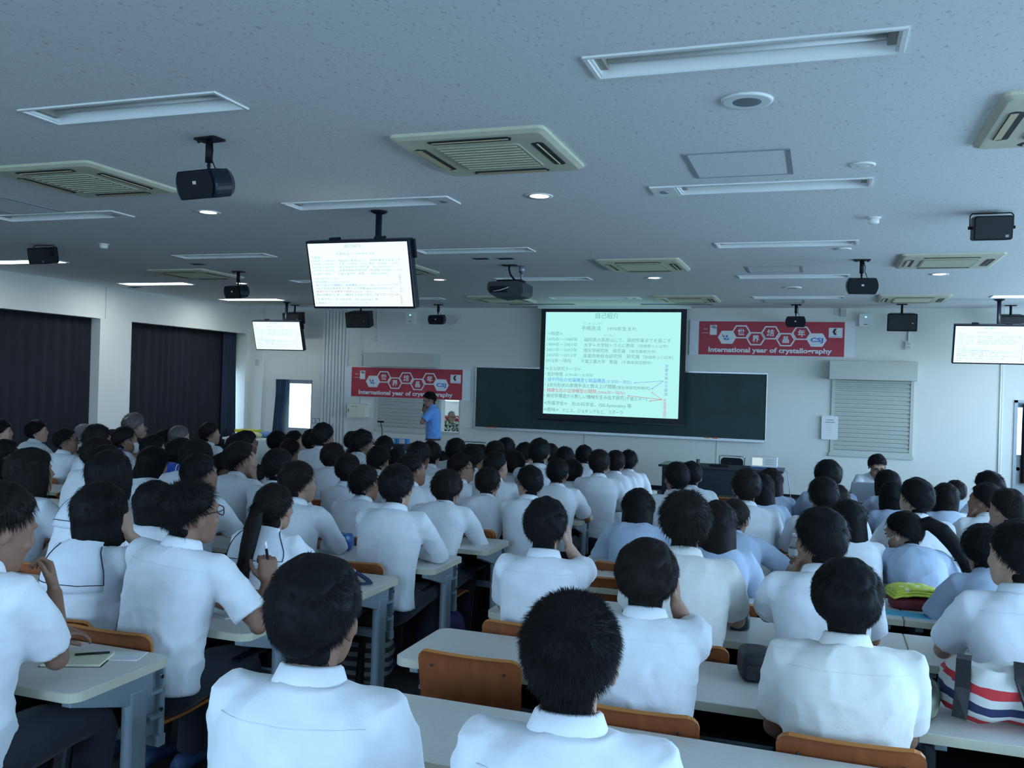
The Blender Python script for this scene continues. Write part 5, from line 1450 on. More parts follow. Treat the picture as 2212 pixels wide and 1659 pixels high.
CAST = [
    ('a31','L',0,1,'u6',1.054,-2.46,2.15,2,-22,'mouth','short','w1','short','m',{'near': 1}),
    ('a34','L',1,1,'u6',1.013,-2.38,2.98,3,-22,'pen','crop','w1','short','m',{'near': 1, 'glasses': 1}),
    ('a32','L',1,2,'u10',0.982,-2.86,3.01,2,0,'cheekR','bob','w1','short','f',{'near': 1, 'sailor': 'w'}),
    ('b28','L',2,1,'f16',0.954,-2.59,3.88,2,0,'desk','tied','w1','short','f',{'near': 1, 'sailor': 'w'}),
    ('a33','L',2,2,'f16',0.923,-3.32,3.87,1,0,'desk','bob','w1','short','f',{}),
    ('a16','L',2,3,'f22',1.051,-3.70,3.95,0,0,'desk','bob','w1','short','f',{'sailor': 'w'}),
    ('a28','L',2,4,'u10',1.014,-4.15,3.84,-1,-22,'desk','bob','w2','short','f',{'sailor': 'w'}),
    ('a30','L',2,5,'f28',0.993,-4.53,3.99,-2,-22,'desk','mop','darkc','short','m',{}),
    ('b15','L',3,1,'u10',0.986,-2.30,4.67,3,0,'fold','short','w1','long','m',{'near': 1}),
    ('b8','L',3,2,'u10',0.973,-2.95,4.66,2,-22,'fold','short','w2','long','m',{'near': 1}),
    ('a22','L',3,3,'u10',0.977,-3.66,4.66,0,-22,'desk','short','w1','short','m',{}),
    ('a15','L',3,4,'u0',0.985,-4.32,4.58,-1,0,'desk','bob','w1','short','f',{}),
    ('b26','L',4,1,'f28',0.973,-2.36,5.55,3,0,'desk','mop','w1','long','m',{}),
    ('b14','L',4,2,'f16',0.927,-2.92,5.44,2,-22,'desk','spiky','w2','long','m',{}),
    ('b7','L',4,3,'u6',0.974,-3.55,5.36,0,-22,'desk','short','w1','short','m',{}),
    ('a24','L',4,4,'f22',1.031,-3.98,5.52,-1,-40,'chinR','short','w1','short','m',{}),
    ('a21','L',4,5,'f28',1.052,-4.42,5.58,-2,0,'desk','mop','w1','short','m',{}),
    ('a19','L',4,6,'f28',0.999,-4.80,5.56,-3,0,'desk','long','w1','short','f',{}),
    ('a14','L',4,7,'f16',0.989,-5.23,5.46,-4,-22,'desk','mop','w1','long','m',{}),
    ('a3','L',4,8,'f16',0.941,-6.15,5.45,-6,-22,'desk','short','darkc','short','m',{}),
    ('c12','L',5,1,'u10',0.925,-1.97,6.13,4,42,'desk','short','w1','short','m',{'glasses': 1}),
    ('b27','L',5,2,'f28',0.948,-2.34,6.28,4,0,'desk','short','w1','long','m',{}),
    ('b19','L',5,3,'f16',0.966,-2.92,6.18,2,-40,'desk','short','w1','short','m',{}),
    ('b11','L',5,4,'u6',0.925,-3.42,6.09,1,0,'desk','short','w2','long','m',{}),
    ('a27','L',5,5,'l34',0.903,-4.43,6.30,-2,0,'desk','mop','w1','long','m',{}),
    ('a23','L',5,6,'f28',0.930,-4.69,6.27,-3,-40,'chinR','short','lb2','short','m',{}),
    ('a20','L',5,7,'f28',1.013,-5.15,6.30,-4,-22,'desk','mop','w1','short','f',{'sailor': 'b'}),
    ('a6','L',5,8,'u0',1.013,-5.81,6.05,-5,0,'desk','spiky','w1','short','m',{}),
    ('c13','L',6,1,'f22',0.961,-2.02,7.05,5,0,'fold','crop','w1','short','m',{}),
    ('c11','L',6,2,'f16',0.965,-2.54,7.00,3,-22,'desk','crop','w2','long','m',{}),
    ('b25','L',6,3,'u6',0.919,-2.81,6.91,3,-65,'desk','spiky','w1','short','m',{'glasses': 1}),
    ('b20','L',6,4,'f16',0.998,-3.25,7.01,1,0,'desk','short','w2','long','m',{}),
    ('b16','L',6,5,'f28',0.993,-3.69,7.11,0,0,'desk','short','w2','short','m',{}),
    ('b9','L',6,6,'f22',0.974,-4.12,7.06,-1,0,'desk','mop','w2','short','m',{}),
    ('a25','L',6,7,'u10',0.974,-5.03,6.95,-4,-40,'desk','mop','w1','short','m',{}),
    ('a18','L',6,8,'f22',0.956,-6.09,7.05,-7,-22,'desk','mop','w1','short','f',{}),
    ('a8','L',6,9,'f28',1.038,-6.50,7.12,-8,-22,'desk','tied','w1','short','f',{'sailor': 'b', 'mask': 1}),
    ('a4','L',6,10,'u6',0.936,-7.03,6.91,-9,-40,'desk','short','w1','short','m',{'glasses': 1}),
    ('a1','L',6,11,'u10',0.981,-7.94,6.95,-11,-40,'chinR','mop','w1','short','m',{}),
    ('c15','L',7,1,'f16',0.973,-1.86,7.83,6,0,'fold','short','w1','long','m',{}),
    ('c14','L',7,2,'f22',0.911,-2.12,7.87,5,0,'desk','mop','w2','short','m',{}),
    ('c6','L',7,3,'u10',1.018,-2.41,7.79,4,0,'desk','short','w2','short','m',{}),
    ('c10','L',7,4,'f16',0.932,-2.66,7.83,3,0,'desk','mop','w2','long','m',{}),
    ('b24','L',7,5,'f22',0.971,-3.09,7.88,2,-22,'desk','mop','w2','short','m',{}),
    ('b21','L',7,6,'f16',0.966,-3.51,7.83,1,0,'desk','mop','w2','short','m',{}),
    ('b18','L',7,7,'f28',0.928,-3.94,7.92,-1,0,'desk','mop','w2','short','m',{}),
    ('b13','L',7,8,'f28',1.068,-4.32,7.96,-2,-22,'desk','spiky','w1','short','m',{}),
    ('b4','L',7,9,'f16',1.063,-4.70,7.85,-3,0,'desk','short','w1','short','m',{}),
    ('b6','L',7,10,'f28',0.965,-5.13,7.93,-5,0,'desk','short','w2','short','m',{}),
    ('a26','L',7,11,'f16',0.970,-5.59,7.83,-6,-40,'desk','mop','w1','short','f',{'glasses': 1}),
    ('a12','L',7,12,'u10',0.978,-6.39,7.78,-8,0,'desk','grey','w2','short','m',{'hairm': 'hair_br'}),
    ('a17','L',7,13,'f16',0.840,-6.96,7.80,-10,-40,'fold','short','w1','short','m',{}),
    ('a7','L',7,14,'f28',0.956,-7.41,7.93,-11,-22,'desk','mop','w1','short','f',{}),
    ('a2','L',7,15,'u10',0.954,-8.34,7.78,-13,-40,'desk','mop','w1','short','m',{}),
    ('c16','L',8,1,'f22',0.954,-1.90,8.69,6,0,'desk','short','w1','long','m',{}),
    ('c8','L',8,2,'f22',0.961,-2.42,8.69,4,0,'desk','short','w2','short','m',{}),
    ('c5','L',8,3,'f22',0.977,-2.84,8.70,3,-22,'desk','short','w2','short','m',{}),
    ('c3','L',8,4,'f22',0.978,-3.17,8.70,2,0,'desk','mop','w2','short','m',{}),
    ('b23','L',8,5,'f22',0.983,-3.61,8.70,0,0,'desk','mop','w2','short','m',{}),
    ('b17','L',8,6,'f22',0.970,-4.44,8.69,-3,0,'desk','short','w2','long','m',{}),
    ('b10','L',8,7,'f28',0.884,-4.83,8.72,-4,0,'desk','short','w1','short','m',{}),
    ('b3','L',8,8,'u6',0.961,-5.26,8.55,-5,0,'desk','short','w1','short','m',{}),
    ('b1','L',8,9,'u6',0.933,-5.70,8.55,-7,0,'desk','mop','w1','short','m',{}),
    ('a13','L',8,10,'u6',0.976,-6.60,8.55,-10,-22,'desk','short','w1','short','m',{}),
    ('a11','L',8,11,'f28',0.946,-7.37,8.74,-12,-22,'desk','mop','w1','short','f',{'sailor': 'b'}),
    ('a9','L',8,12,'f22',1.050,-7.82,8.71,-13,0,'lap','curly','darkc','short','m',{'hairm': 'hair_br'}),
    ('a5','L',8,13,'f28',0.958,-8.61,8.74,-15,-22,'desk','grey','aloha','short','m',{'hairm': 'hair_g'}),
    ('c17','L',9,1,'f22',0.920,-1.94,9.52,7,0,'desk','spiky','w1','long','m',{}),
    ('c9','L',9,2,'f28',0.969,-2.45,9.58,5,0,'desk','short','w2','long','m',{}),
    ('c7','L',9,3,'f28',0.968,-2.84,9.58,3,0,'desk','short','lb2','long','m',{}),
    ('c4','L',9,4,'u10',0.949,-3.31,9.43,2,0,'desk','mop','w2','short','m',{}),
    ('b22','L',9,5,'f28',0.840,-4.13,9.54,-2,0,'desk','short','w2','long','m',{}),
    ('b12','L',9,6,'f22',0.961,-5.30,9.53,-6,0,'desk','short','w1','short','m',{}),
    ('b5','L',9,7,'f28',0.900,-5.73,9.56,-8,0,'desk','short','w1','long','m',{}),
    ('b2','L',9,8,'f28',0.959,-6.14,9.58,-9,-40,'desk','short','w1','short','m',{}),
    ('a10','L',9,9,'f28',0.923,-8.51,9.57,-17,-40,'desk','curly','aloha','short','m',{'glasses': 1, 'hairm': 'hair_g'}),
    ('N1','R',0,1,'u0',1.013,-1.05,1.75,5,0,'lap','short','w1','short','m',{'near': 1}),
    ('N2','R',0,2,'u0',0.999,-0.46,1.75,6,0,'lap','crop','w1','short','m',{'near': 1}),
    ('c23','R',1,1,'u6',0.948,-0.53,2.96,6,0,'cheekR','mop','w1','short','m',{'near': 1}),
    ('e14','R',1,2,'u0',0.944,0.09,2.92,7,0,'lap','mop','w3','short','m',{'near': 1, 'wide': 1.1}),
    ('c18','R',2,1,'u6',0.960,-1.13,3.78,5,0,'cheekR','short','w1','short','m',{'near': 1}),
    ('c22','R',2,2,'u10',1.015,-0.53,3.83,7,0,'desk','spiky','w3','short','m',{'near': 1}),
    ('d11','R',2,3,'u10',0.995,0.01,3.83,8,20,'chinL','short','w1','short','m',{'near': 1}),
    ('e13','R',2,4,'u6',0.993,0.71,3.78,9,20,'desk','short','w1','short','m',{'near': 1}),
    ('d5','R',3,1,'f22',0.951,-0.49,4.74,7,0,'desk','long','lb','short','f',{}),
    ('e12','R',3,2,'f28',0.953,0.76,4.79,10,0,'desk','mop','lb','short','f',{}),
    ('c19','R',4,1,'l34',0.967,-1.07,5.60,6,0,'desk','longish','lb','short','f',{'near': 1}),
    ('d6','R',4,2,'f28',0.925,-0.47,5.55,8,-22,'wide','tied','lb','short','f',{}),
    ('d10','R',4,3,'f28',0.954,0.17,5.56,9,0,'desk','long','w1','short','f',{}),
    ('e11','R',4,4,'l34',0.950,0.47,5.60,10,42,'write','sidetail','lb','short','f',{'near': 1, 'mask': 1}),
    ('d1','R',5,1,'f16',0.986,-0.46,6.22,8,0,'desk','short','w1','long','m',{}),
    ('d8','R',5,2,'u10',0.958,0.03,6.16,9,0,'desk','short','w1','short','m',{}),
    ('e5','R',5,3,'u10',0.979,0.58,6.16,11,20,'desk','short','w1','short','m',{}),
    ('e10','R',5,4,'u10',0.955,1.09,6.16,12,20,'chinL','short','w1','short','m',{}),
    ('c20','R',6,1,'f16',0.961,-1.04,6.95,7,20,'desk','short','w1','short','m',{}),
    ('d2','R',6,2,'f28',0.965,-0.41,7.05,9,0,'desk','long','lb2','short','f',{}),
    ('d9','R',6,3,'f28',0.920,0.13,7.04,10,0,'desk','short','w1','short','m',{}),
    ('e9','R',6,4,'f22',0.961,1.10,7.00,13,42,'chinL','short','w1','short','m',{}),
    ('c21','R',7,1,'f28',0.971,-1.04,7.80,8,0,'desk','short','w1','short','m',{}),
    ('d3','R',7,2,'f28',0.959,-0.38,7.80,10,0,'desk','long','lb','short','f',{}),
    ('d7','R',7,3,'u10',0.983,0.07,7.65,11,0,'desk','mop','lg','short','m',{}),
    ('e4','R',7,4,'f16',0.882,0.55,7.69,12,0,'desk','bob','lb','short','f',{}),
    ('e6','R',7,5,'f22',0.906,0.94,7.74,13,0,'desk','bob','lb2','short','f',{}),
    ('e3','R',8,1,'f28',0.953,0.57,8.55,13,20,'chinL','bob','lb','short','f',{}),
    ('e8','R',8,2,'f28',0.972,1.37,8.55,15,20,'desk','curly','w1','short','m',{}),
    ('e7','R',9,1,'f28',0.865,1.21,9.27,16,0,'desk','mop','lb2','short','f',{}),
]
HAIRW = {'crop': 'cropped black hair', 'short': 'short black hair', 'spiky': 'spiky black hair', 'mop': 'rounded black hair', 'bob': 'bobbed black hair', 'longish': 'shoulder-length black hair', 'long': 'long black hair', 'tied': 'tied-back black hair', 'sidetail': 'swung black ponytail', 'grey': 'grey hair', 'curly': 'curly hair'}
SHIRTW = {'w1': 'white shirt', 'w2': 'white shirt', 'w3': 'white shirt', 'lb': 'light blue shirt', 'lb2': 'pale blue shirt', 'lg': 'blue-grey shirt', 'aloha': 'patterned shirt', 'darkc': 'dark top'}
PEOPLE = {}
for i, (nm, blk, k, seat, lean, s, X, Y, yaw, turn, arms, hair, shirt, sleeve, sex, ex) in enumerate(CAST):
    near = ex.get('near', 0)
    if nm in ('N1', 'N2', 'e14', 'c23'): near = 2
    side = 'curtain-side' if blk == 'L' else 'door-side'
    sw = ('blue-collared sailor blouse' if ex.get('sailor') == 'b' else 'white sailor blouse') if ex.get('sailor') else SHIRTW[shirt]
    if hair in ('grey', 'curly') and ex.get('hairm') == 'hair_br': hw = 'brown-grey hair'
    else: hw = HAIRW[hair]
    lab = 'person, %s, %s, %s row from blackboard, %s from aisle, %s' % (hw, sw, ORD[10 - k], ORD[seat], side)
    po = pose_of(lean, turn, arms, ex.get('wide', 1.0), sex)
    key = (lean, turn, arms, ex.get('wide', 1.0))
    hm_ = ex.get('hairm') or ('hair' if i % 3 else 'hair_b')
    PEOPLE[nm] = add_person(X, Y, s, yaw, po, key, hair, shirt, sleeve, sex, lab, 'audience seated at the desks', near, var=i % 3, skin=('skin', 'skin_d', 'skin_l')[i % 3] if nm not in ('a31',) else 'skin_d',
                            hairm=hm_, glasses=ex.get('glasses', 0), sailor=ex.get('sailor'), mask=ex.get('mask', 0), face=nm in ('b25', 'a2', 'a1', 'a10', 'a4', 'c12', 'a5', 'e11'),
                            clampx=(L_END[k - 1] - .33 if blk == 'L' else R_END[k - 1] + .23) if k > 0 else None,
                            chair_label='plywood chair under a student, %s row from blackboard, %s from centre aisle, %s' % (ORD[10 - k], ORD[seat], side))
# ================================================================== PEOPLE AND FURNITURE AT THE FRONT
# lecturer, standing with a microphone
po = dict(stand=True, lean=1, slouch=6, hy=8, hp=20, w=1.0, armL=((-.05, .125, -.165), (-1.2, -.1, -.8), (.25, .35, .85), (-.8, .5, 0), 70), armL_head=True, armR='hang')
lect = add_person(-6.30, 13.92, .985, 112, po, 'lecturer', 'short', 'polo', 'short', 'm', 'lecturer standing in a blue polo shirt and khaki trousers, speaking into a microphone', None, 1, var=1, skin='skin_d', face=True, chair=False, seams=False, legm='khaki')
sk = _pose[('lecturer', 'm', 1)]['sk']
S_, E_, W_, hd, bk, cu = sk['arms'][-1]
c, t_ = spine_at(sk, .0)
mb = MB(); n = 24
mb.loft([[Vector((.172 * r * math.cos(2 * math.pi * j / n), .122 * r * math.sin(2 * math.pi * j / n), z)) for j in range(n)] for r, z in ((1.0, .868), (1.09, .868), (1.09, .898), (1.0, .898))], False)
mb.build('belt', mat('belt_leather', (.06, .02, .02), .5), lect, smooth=True)
q = MB(); wd = (W_ - E_).normalized(); u = wd.orthogonal().normalized(); v = wd.cross(u); p0 = W_ - wd * .03
q.loft([[p0 + wd * z + (u * math.cos(2 * math.pi * j / 16) + v * math.sin(2 * math.pi * j / 16)) * r for j in range(16)] for r, z in ((.030, -.010), (.033, -.008), (.033, .008), (.030, .010))], False)
q.build('wristwatch', M['frame_g'], lect, smooth=True)
rootm = Matrix.Translation(lect.location) @ Matrix.Rotation(R(112), 4, 'Z') @ Matrix.Scale(.985, 4)
hc = W_ + hd.normalized() * .085
t = empty('microphone', rootm @ hc, R(112), 'small black microphone held to the lecturer\'s mouth', 'microphone')
q = MB(); q.tube([(.0, .015, -.07), (0, .0, .06)], [.010, .014], 12); q.build('handle', M['black'], t, smooth=True)
q = MB(); q.ball((0, -.006, .085), (.021, .021, .026)); q.build('grille', M['silver'], t, smooth=True)

# man with laptop facing the audience
po = dict(lean=14, slouch=12, hy=12, hp=24, armL='desk', armR='desk')
lapman = add_person(.60, 10.56, .95, 180, po, 'lapman', 'short', 'w1', 'short', 'm', 'man in white shirt and green tie looking down at a laptop', None, 1, var=2, face=True, glasses=1, chair=True, seams=False, chair_label='plywood chair under the man with the laptop')
sk = _pose[('lapman', 'm', 1)]['sk']
c, t_ = spine_at(sk, .5); c2, _ = spine_at(sk, .22)
q = MB(); y1, y2 = c.y + .088, c2.y + .142
q.add([(-.014, y1, c.z), (.014, y1, c.z), (.028, y2 - .02, c2.z + .04), (0, y2 - .02, c2.z), (-.028, y2 - .02, c2.z + .04), (-.012, y1 - .03, c.z), (.012, y1 - .03, c.z)], [(0, 1, 2, 3, 4), (0, 5, 6, 1)])
q.build('necktie', M['tie'], lapman)
t = empty('laptop_table', (.62, 10.12, 0), 0, 'small dark table carrying the laptop by the far shutter', 'table')
q = MB(); q.box(-.55, -.22, .69, .55, .22, .72); q.build('tabletop', M['tabletop'], t, bevel=.004)
for sx in (-1, 1):
    for sy in (-1, 1):
        q = MB(); q.tube([(sx * .5, sy * .18, 0), (sx * .5, sy * .18, .69)], .014, 8); q.build('leg', M['steel'], t, smooth=True)
q = MB(); q.box(-.52, -.2, .40, .52, -.185, .69); q.build('front_panel', M['tabletop'], t)
t = empty('laptop', (.47, 10.10, .72), R(8), 'open grey laptop with its lid towards the audience', 'laptop')
q = MB(); q.box(-.16, -.05, 0, .16, .17, .018); q.build('keyboard_base', M['silver'], t, bevel=.004)
q = MB(); q.box(-.16, -.012, 0, .16, 0, .215, Matrix.Translation((0, -.05, .015)) @ Matrix.Rotation(R(14), 4, 'X')); q.build('lid', M['silver'], t, bevel=.004)

# black lecture table with its things
t = empty('lecture_table', (-1.335, 13.3, 0), 0, 'long black table in front of the blackboard', 'table')
q = MB(); q.box(-.87, -.33, .72, .87, .33, .752); q.build('tabletop', M['tabletop'], t, bevel=.004)
for s in (-1, 1):
    q = MB(); q.box(s * .80 - .02, -.29, 0, s * .80 + .02, .29, .72); q.build('side_panel', M['tabletop'], t)
q = MB(); q.box(-.78, -.27, .36, .78, -.25, .72); q.build('front_panel', M['tabletop'], t)
def office_chair(loc, rz, label, w=.24):
    t = empty('folding_chair', (*loc, 0), R(rz), label, 'chair')
    q = MB(); q.prism(rrect(-w + .02, .60, w - .02, .86, .06), -.20, -.17, 'y'); q.build('backrest', M['black'], t, bevel=.006)
    q = MB(); q.prism(rrect(-w + .02, -.17, w - .02, .22, .05), .43, .47); q.build('seat', M['black'], t, bevel=.008)
    for s in (-1, 1):
        q = MB(); q.tube([(s * w, -.18, .88), (s * w, -.17, .5), (s * w, .05, .42), (s * w, .22, 0)], .011, 8); q.build('leg', M['chrome'], t, smooth=True)
        q = MB(); q.tube([(s * w, .20, .44), (s * w, .0, .3), (s * w, -.26, 0)], .011, 8); q.build('leg', M['chrome'], t, smooth=True)
    q = MB(); q.tube([(-w, -.18, .88), (-w + .04, -.185, .89), (w - .04, -.185, .89), (w, -.18, .88)], .011, 8); q.tube([(-w, .08, .40), (w, .08, .40)], .008, 8); q.build('cross_bar', M['chrome'], t, smooth=True)
    return t
oc = office_chair((-1.27, 13.95), 180, 'black folding chair with chrome frame behind the black table', .19); oc.scale = (1, 1, .95)
office_chair((-5.28, 13.35), 180, 'black folding chair between the lecturer and the blackboard', .2)
t = empty('presentation_monitor', (-.74, 13.25, .752), 0, 'small white presentation unit with lit screen on the black table', 'monitor')
q = MB(); q.box(-.19, -.12, .0, .19, .14, .03); q.build('base', mat('unit_blue', (.04, .10, .25), .5), t, bevel=.005)
q = MB(); q.box(-.18, -.10, .03, .18, .12, .17); b = q.build('case', M['wall2'], t, bevel=.006)
q = MB(); q.box(-.16, -.104, .05, -.02, -.10, .155); q.build('lit_screen', glow('unit_screen', (.75, .95, 1.0), .8), b)
for k in range(3):
    q = MB(); q.box(.02, -.104, .07 + k * .03, .14, -.10, .075 + k * .03); q.build('vent_slot', M['silver'], b)
q = MB(); q.tube([(-.52, 13.3, .77), (-.42, 13.32, .72), (-.38, 13.35, .40), (-.30, 13.4, .02)], .006, 6)
tag(q.build('power_cable', M['silver'], smooth=True), 'thin grey cable hanging from the black table end', 'cable')
gl = mat('clear_glass', (.95, .97, .98), .05); gl.node_tree.nodes['Principled BSDF'].inputs['Transmission Weight'].default_value = .9
q = MB(); q.lathe([(.022, 0), (.026, .002), (.03, .09), (.027, .09), (.021, .008), (.001, .008)], 16)
tag(q.build('water_glass', gl, smooth=True, loc=(-1.66, 13.15, .752)), 'clear water glass on the black table', 'glass')
t = empty('overhead_camera', (-1.35, 13.2, .752), 0, 'flat dark document camera lying on the black table', 'document camera')
q = MB(); q.box(-.15, -.08, 0, .12, .08, .03); q.build('base', M['black'], t, bevel=.006)
q = MB(); q.tube([(.06, 0, .03), (.10, 0, .06), (.16, .02, .04)], .008, 8); q.build('arm', M['black'], t, smooth=True)

# stand with gooseneck microphone and tissue boxes, white cabinet
t = empty('lectern_stand', (-7.22, 14.35, 0), 0, 'black lectern stand with a sloping front by the shutter', 'lectern')
q = MB(); q.box(-.40, -.22, .70, .36, .22, .735); q.build('top_board', M['tabletop'], t, bevel=.004)
q = MB(); q.add([(-.30, -.18, 0), (.30, -.18, 0), (.34, -.20, .70), (-.10, -.20, .70), (-.30, .18, 0), (.30, .18, 0), (.34, .2, .70), (-.10, .2, .70)], [(0, 1, 2, 3), (4, 7, 6, 5), (0, 3, 7, 4), (1, 5, 6, 2), (3, 2, 6, 7), (0, 4, 5, 1)])
q.build('body', M['tabletop'], t)
t = empty('gooseneck_microphone', (-7.36, 14.28, .735), 0, 'black gooseneck microphone on the lectern stand', 'microphone')
q = MB(); q.lathe([(.10, 0), (.095, .02), (.03, .065), (.001, .07)], 20); q.build('base', M['black'], t, smooth=True)
q = MB(); q.tube([(0, 0, .06), (0, 0, .2), (-.02, 0, .30), (-.035, -.01, .36)], [.012, .007, .007, .008], 8); q.build('neck', M['black'], t, smooth=True)
q = MB(); q.tube([(-.09, -.02, .375), (.03, -.02, .375)], .016, 10); q.build('head', M['black'], t, smooth=True)
blu = mat('tissue_box_blue', (.06, .30, .70), .5)
for i, (x, d) in enumerate(((-7.18, 'next to the microphone base'), (-6.97, 'at the end towards the lecturer'))):
    t = empty('tissue_box', (x, 14.34, .735), 0, 'blue and white box on the lectern stand ' + d, 'box', 'boxes on the lectern stand')
    q = MB(); q.box(-.10, -.06, 0, .10, .06, .085); b = q.build('carton', blu, t, bevel=.003)
    q = MB(); q.box(-.05, -.063, .005, .06, -.06, .08); q.build('label_print', M['bwhite'], b)
t = empty('white_cabinet', (-6.75, 14.5, 0), 0, 'low white cabinet between lectern stand and lecturer', 'cabinet')
q = MB(); q.box(-.22, -.25, 0, .28, .25, .58); q.build('body', M['wall2'], t)
q = MB(); q.box(-.24, -.27, .58, .30, .27, .61); q.build('top', M['wall2'], t, bevel=.004)
q = MB(); q.box(-.20, -.262, .03, .26, -.25, .50); dd = q.build('door', M['wall2'], t); q = MB(); q.box(.2, -.275, .3, .215, -.262, .4); q.build('handle', M['chrome'], dd)
# long brown side table along the wall
t = empty('side_table', (-4.45, 15.2, 0), 0, 'long brown side table under the blackboard', 'table')
q = MB(); q.box(-1.25, -.22, .60, 1.25, .22, .64); q.build('tabletop', mat('brown_laminate', (.09, .075, .07), .5), t, bevel=.004)
for x in (-1.15, 1.15):
    q = MB(); q.box(x - .03, -.2, 0, x + .03, .2, .6); q.build('leg', M['black'], t)
# corner shelf with stacked papers by the curtains
t = empty('corner_shelf', (-11.15, 15.75, 0), 0, 'white shelf unit in the corner beside the curtains', 'shelf')
q = MB(); q.box(-.35, -.3, 0, .35, .3, .60); q.build('body', M['wall2'], t, bevel=.006)
q = MB(); q.box(.0, -.308, .1, .30, -.3, .52); q.build('grille_panel', M['silver'], t)
for i, (z, c_, dx, lab) in enumerate(((.60, (.55, .30, .22), 0, 'salmon folder at the bottom of the corner shelf stack'), (.63, (.05, .22, .55), -.04, 'blue folder in the corner shelf stack'), (.66, (.04, .05, .06), .06, 'black folder in the corner shelf stack'), (.69, (.62, .62, .05), .0, 'yellow folder on top of the corner shelf stack'))):
    q = MB(); q.box(-.24 + dx, -.2, 0, .18 + dx, .15, .03 if i < 3 else .055); tag(q.build('folder', mat('folder_%d' % i, c_, .5), bevel=.004, loc=(-11.15, 15.72, z)), lab, 'folder')
t = empty('work_table', (-9.9, 14.2, 0), 0, 'white work table near the bright door', 'table')
q = MB(); q.box(-.6, -.25, .66, .6, .25, .70); q.build('tabletop', M['wall2'], t, bevel=.004)
for x in (-.55, .55):
    q = MB(); q.box(x - .02, -.22, 0, x + .02, .22, .66); q.build('leg', M['steel'], t)
for (x, c_, lab, w) in ((-9.95, (.55, .56, .30), 'pale yellow cushion heaped on the work table', .22), (-9.75, (.10, .22, .5), 'blue cushion heaped behind the yellow one', .25)):
    q = MB(); q.ball((0, 0, .06), (w, .11, .06), 18, 10); o = q.build('cushion', mat('cushion_' + lab[:4], c_, .8), smooth=True, loc=(x, 14.2 + (.13 if w > .23 else -.12), .70)); tag(o, lab, 'cushion')

# ------------------------------------------------------------------ the neighbouring room seen through the gap
for nm, b in (('floor_booth', (-9.85, YF + T, -.2, -6.0, 22.2, 0.0)), ('ceiling_booth', (-9.85, YF + T, 2.9, -6.0, 22.2, 3.1)), ('wall_booth_curtain_side', (-9.95, YF + T, -.2, -9.85, 22.2, 3.1)), ('wall_booth_door_side', (-6.0, YF + T, -.2, -5.8, 22.2, 3.1)), ('wall_booth_sill', (-9.85, 22.0, 0, -6.0, 22.2, 1.32)), ('wall_booth_head', (-9.85, 22.0, 2.6, -6.0, 22.2, 2.9))):
    p = MB(); p.box(*b); struct(p.build(nm, M['wall']))
for k, z in enumerate((1.32, 1.62, 1.92)):
    p = MB(); p.box(-9.85, 21.98, z, -6.0, 22.0, z + .03); struct(p.build('trim_%d' % (k + 10), M['alu']))
redm = mat('seat_red', (.38, .03, .05), .6)
for r_ in range(3):
    for c_ in range(3):
        t = empty('theatre_seat', (-9.0 + c_ * .55, 19.0 + r_ * .75, .1), 0, 'red theatre seat in the room beyond the gap, %s row, %s along' % (ORD[r_ + 1], ORD[c_ + 1]), 'seat', 'red seats beyond the gap')
        q = MB(); q.prism(rrect(-.25, .40, .25, .92, .06), .02, .10, 'y'); q.build('backrest', redm, t, bevel=.015)
        q = MB(); q.prism(rrect(-.24, -.4, .24, .04, .05), .38, .46); q.build('seat', redm, t, bevel=.015)
        q = MB(); q.box(-.05, -.2, -.1, .05, 0, .38); q.build('pedestal', M['black'], t)
po = dict(lean=10, slouch=12, hy=-15, hp=16, armL='desk', armR='desk')
bm_ = add_person(-7.60, 18.0, .97, -118, po, 'boothman', 'bald', 'aloha', 'short', 'm', 'bald man in patterned shirt seen through the gap behind the lecturer', None, 1, var=0, hairm='hair_g', face=True, glasses=1, chair=True, z0=.0, seams=False, chair_label='plywood chair under the man beyond the gap')
t = empty('booth_desk', (-7.25, 17.72, 0), 0, 'white desk in front of the man beyond the gap', 'desk')
q = MB(); q.box(-.35, -.3, .70, .4, .3, .73); q.build('desktop', M['white'], t)
for x in (-.3, .35):
    q = MB(); q.box(x - .02, -.25, 0, x + .02, .25, .70); q.build('leg', M['steel'], t)
# ================================================================== EMPTY CHAIRS AND THINGS ON THE DESKS
for (x, yb, lab) in ((-1.17, 2.99, 'empty plywood chair showing its whole back beside the centre aisle, tenth row from blackboard'), (-1.13, 4.62, 'empty plywood chair behind the girl with shoulder-length hair'),
                     (-.92, 9.15, 'empty plywood chair in front of the long black table'), (-.33, 5.9, 'empty plywood chair beside a blue and white card'), (-.30, 9.0, 'empty plywood chair near the laptop man'),
                     (.34, 8.1, 'empty plywood chair beside the light blue shirts on the door side'), (-8.75, 7.86, 'empty plywood chair near the curtains'), (-4.62, 5.15, 'empty plywood chair in mid rows on the curtain side'), (-2.85, 2.75, 'empty plywood chair at the last curtain-side desk')):
    put_chair(x, yb + .25, lab)

